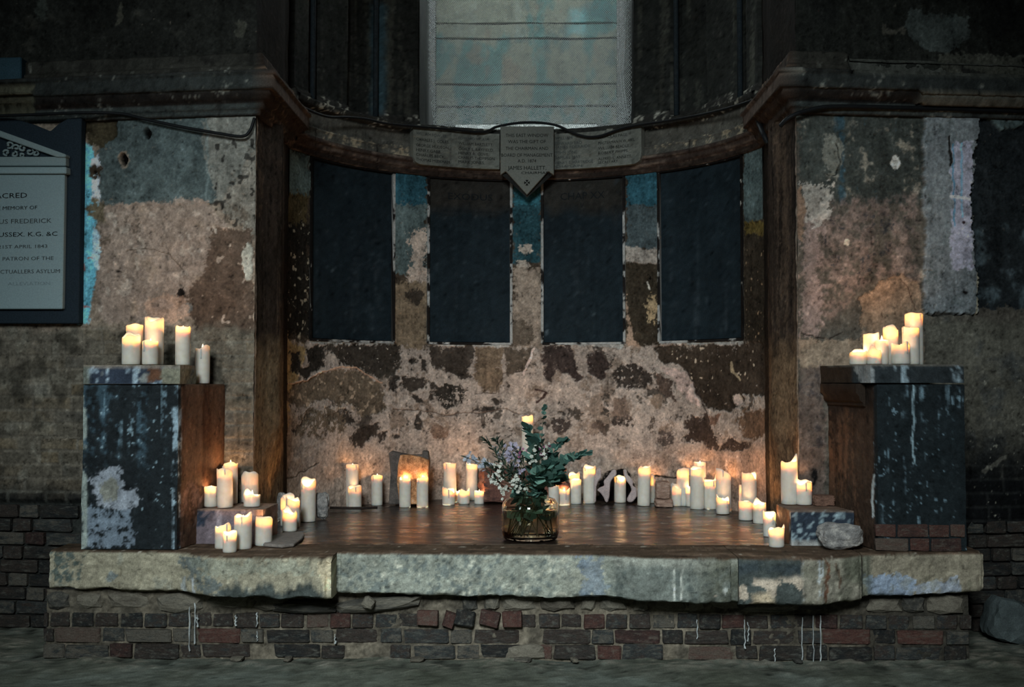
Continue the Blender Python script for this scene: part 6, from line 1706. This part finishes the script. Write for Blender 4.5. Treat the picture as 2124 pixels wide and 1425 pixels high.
euc = [([(1118, 950, .05), (1126, 880, .06), (1131, 842, .07)], .024, 7), ([(1102, 960, -.04), (1104, 915, -.08), (1094, 890, -.1)], .052, 5), ([(1130, 985, 0), (1180, 955, -.02), (1222, 938, -.04)], .040, 9), ([(1125, 975, .04), (1150, 935, .05), (1168, 912, .05)], .036, 6),
       ([(1115, 1000, -.1), (1125, 985, -.16), (1132, 968, -.2)], .056, 5), ([(1130, 1005, -.08), (1148, 992, -.14), (1160, 980, -.15)], .05, 5), ([(1120, 990, .02), (1140, 965, .03), (1150, 948, .02)], .046, 6), ([(1105, 1005, -.12), (1110, 995, -.17), (1112, 980, -.22)], .055, 4),
       ([(1135, 1005, 0), (1160, 1002, -.03), (1172, 998, -.05)], .046, 4), ([(1100, 1000, .08), (1110, 950, .1), (1118, 915, .1)], .042, 6), ([(1128, 1000, .08), (1160, 970, .1), (1188, 948, .1)], .040, 6)]
for pts, size, nl in euc:
    tip = [tuple(at(x, y, VY + dy)) for x, y, dy in pts]
    st, P = spr([foot(0), neck()] + tip, 'eucalyptus_sprig'); n = len(P)
    for k in range(nl * 4):
        t = .50 + .5 * (k / (nl * 4 - 1)); i = min(n - 2, int(t * (n - 1))); d = (P[i + 1] - P[i]).normalized()
        side = Vector((fr_.uniform(-1, 1), fr_.uniform(-1, .3), fr_.uniform(-.3, 1))); s_ = size * 1.35 * (1.0 - .35 * (t - .5)) * fr_.uniform(.75, 1.15)
        put_leaf(st, LEAF, P[i], d * .55 + side, s_, fr_.uniform(-.9, .9))
    for k in range(13):    # foliage below the water line
        i = fr_.randint(2, max(3, int(n * .32))); put_leaf(st, LEAF, P[i], (fr_.uniform(-1, 1), fr_.uniform(-1, 1), fr_.uniform(-.2, 1)), size * 1.1, fr_.uniform(-1, 1))
flo = [('b', [(1040, 1000, 0), (1000, 965, 0), (962, 946, 0)], 12, .022), ('b', [(1045, 990, .04), (1010, 960, .04), (978, 950, .05)], 9, .020), ('w', [(1055, 1000, -.08), (1042, 985, -.12), (1032, 966, -.14)], 11, .017), ('w', [(1050, 1010, -.1), (1036, 1000, -.16), (1026, 992, -.17)], 11, .017),
       ('w', [(1065, 1015, -.12), (1052, 1016, -.18), (1040, 1024, -.2)], 9, .017), ('w', [(1075, 1012, -.12), (1070, 1000, -.18), (1072, 985, -.2)], 9, .017), ('w', [(1080, 1015, -.14), (1078, 1012, -.2), (1085, 1016, -.22)], 8, .016), ('l', [(1075, 990, .05), (1060, 950, .04), (1052, 920, .03)], 11, .020),
       ('l', [(1080, 985, .02), (1068, 945, 0), (1062, 925, 0)], 10, .019), ('m', [(1090, 990, 0), (1086, 955, -.03), (1083, 934, -.04)], 6, .015), ('m', [(1110, 985, -.02), (1122, 945, -.04), (1130, 920, -.05)], 6, .015), ('w', [(1110, 990, -.04), (1125, 950, -.06), (1138, 928, -.07)], 7, .017),
       ('w', [(1100, 990, -.06), (1108, 950, -.08), (1114, 925, -.1)], 7, .016), ('l', [(1085, 995, -.05), (1072, 975, -.08), (1066, 955, -.1)], 8, .018), ('b', [(1060, 985, .08), (1040, 950, .1), (1030, 935, .1)], 8, .018)]
for kind, pts, nb, size in flo:
    tip = [tuple(at(x, y, VY + dy)) for x, y, dy in pts]; st, P = spr([foot(0), neck()] + tip, 'flower_sprig'); n = len(P)
    for k in range(int(nb * 1.5)):
        t = .72 + .28 * fr_.random(); i = min(n - 1, int(t * (n - 1))); p = P[i] + Vector((fr_.gauss(0, .016), fr_.gauss(0, .016), fr_.gauss(0, .014)))
        o = bpy.data.objects.new('blossom', BLO[kind]); o.location = p; o.rotation_euler = (fr_.uniform(.3, 1.9), fr_.uniform(-.6, .6), fr_.uniform(-1, 1)); o.scale = (size * 1.05 * fr_.uniform(.75, 1.15),) * 3; link(o, st)
    for k in range(8):
        t = .45 + .5 * fr_.random(); i = min(n - 2, int(t * (n - 1))); put_leaf(st, NEEDLE, P[i], (P[i + 1] - P[i]).normalized() + Vector((fr_.uniform(-.9, .9), fr_.uniform(-.9, .5), fr_.uniform(-.3, .8))), fr_.uniform(.03, .055), fr_.uniform(-1, 1))
for pts in ([(1045, 980, .02), (1025, 935, .02), (1008, 914, .02)], [(1055, 975, .05), (1040, 930, .05), (1026, 912, .05)], [(1060, 1000, -.06), (1030, 975, -.06), (1010, 962, -.06)], [(1075, 1005, -.1), (1065, 985, -.14), (1060, 965, -.15)], [(1085, 1000, 0), (1080, 960, 0), (1078, 940, 0)]):
    tip = [tuple(at(x, y, VY + dy)) for x, y, dy in pts]; st, P = spr([foot(0), neck()] + tip, 'greenery_sprig'); n = len(P)
    for k in range(48):
        t = .42 + .58 * k / 47; i = min(n - 2, int(t * (n - 1))); put_leaf(st, NEEDLE, P[i], (P[i + 1] - P[i]).normalized() * .7 + Vector((fr_.uniform(-1, 1), fr_.uniform(-1, 1), fr_.uniform(-.4, .8))), fr_.uniform(.028, .05), fr_.uniform(-1, 1))
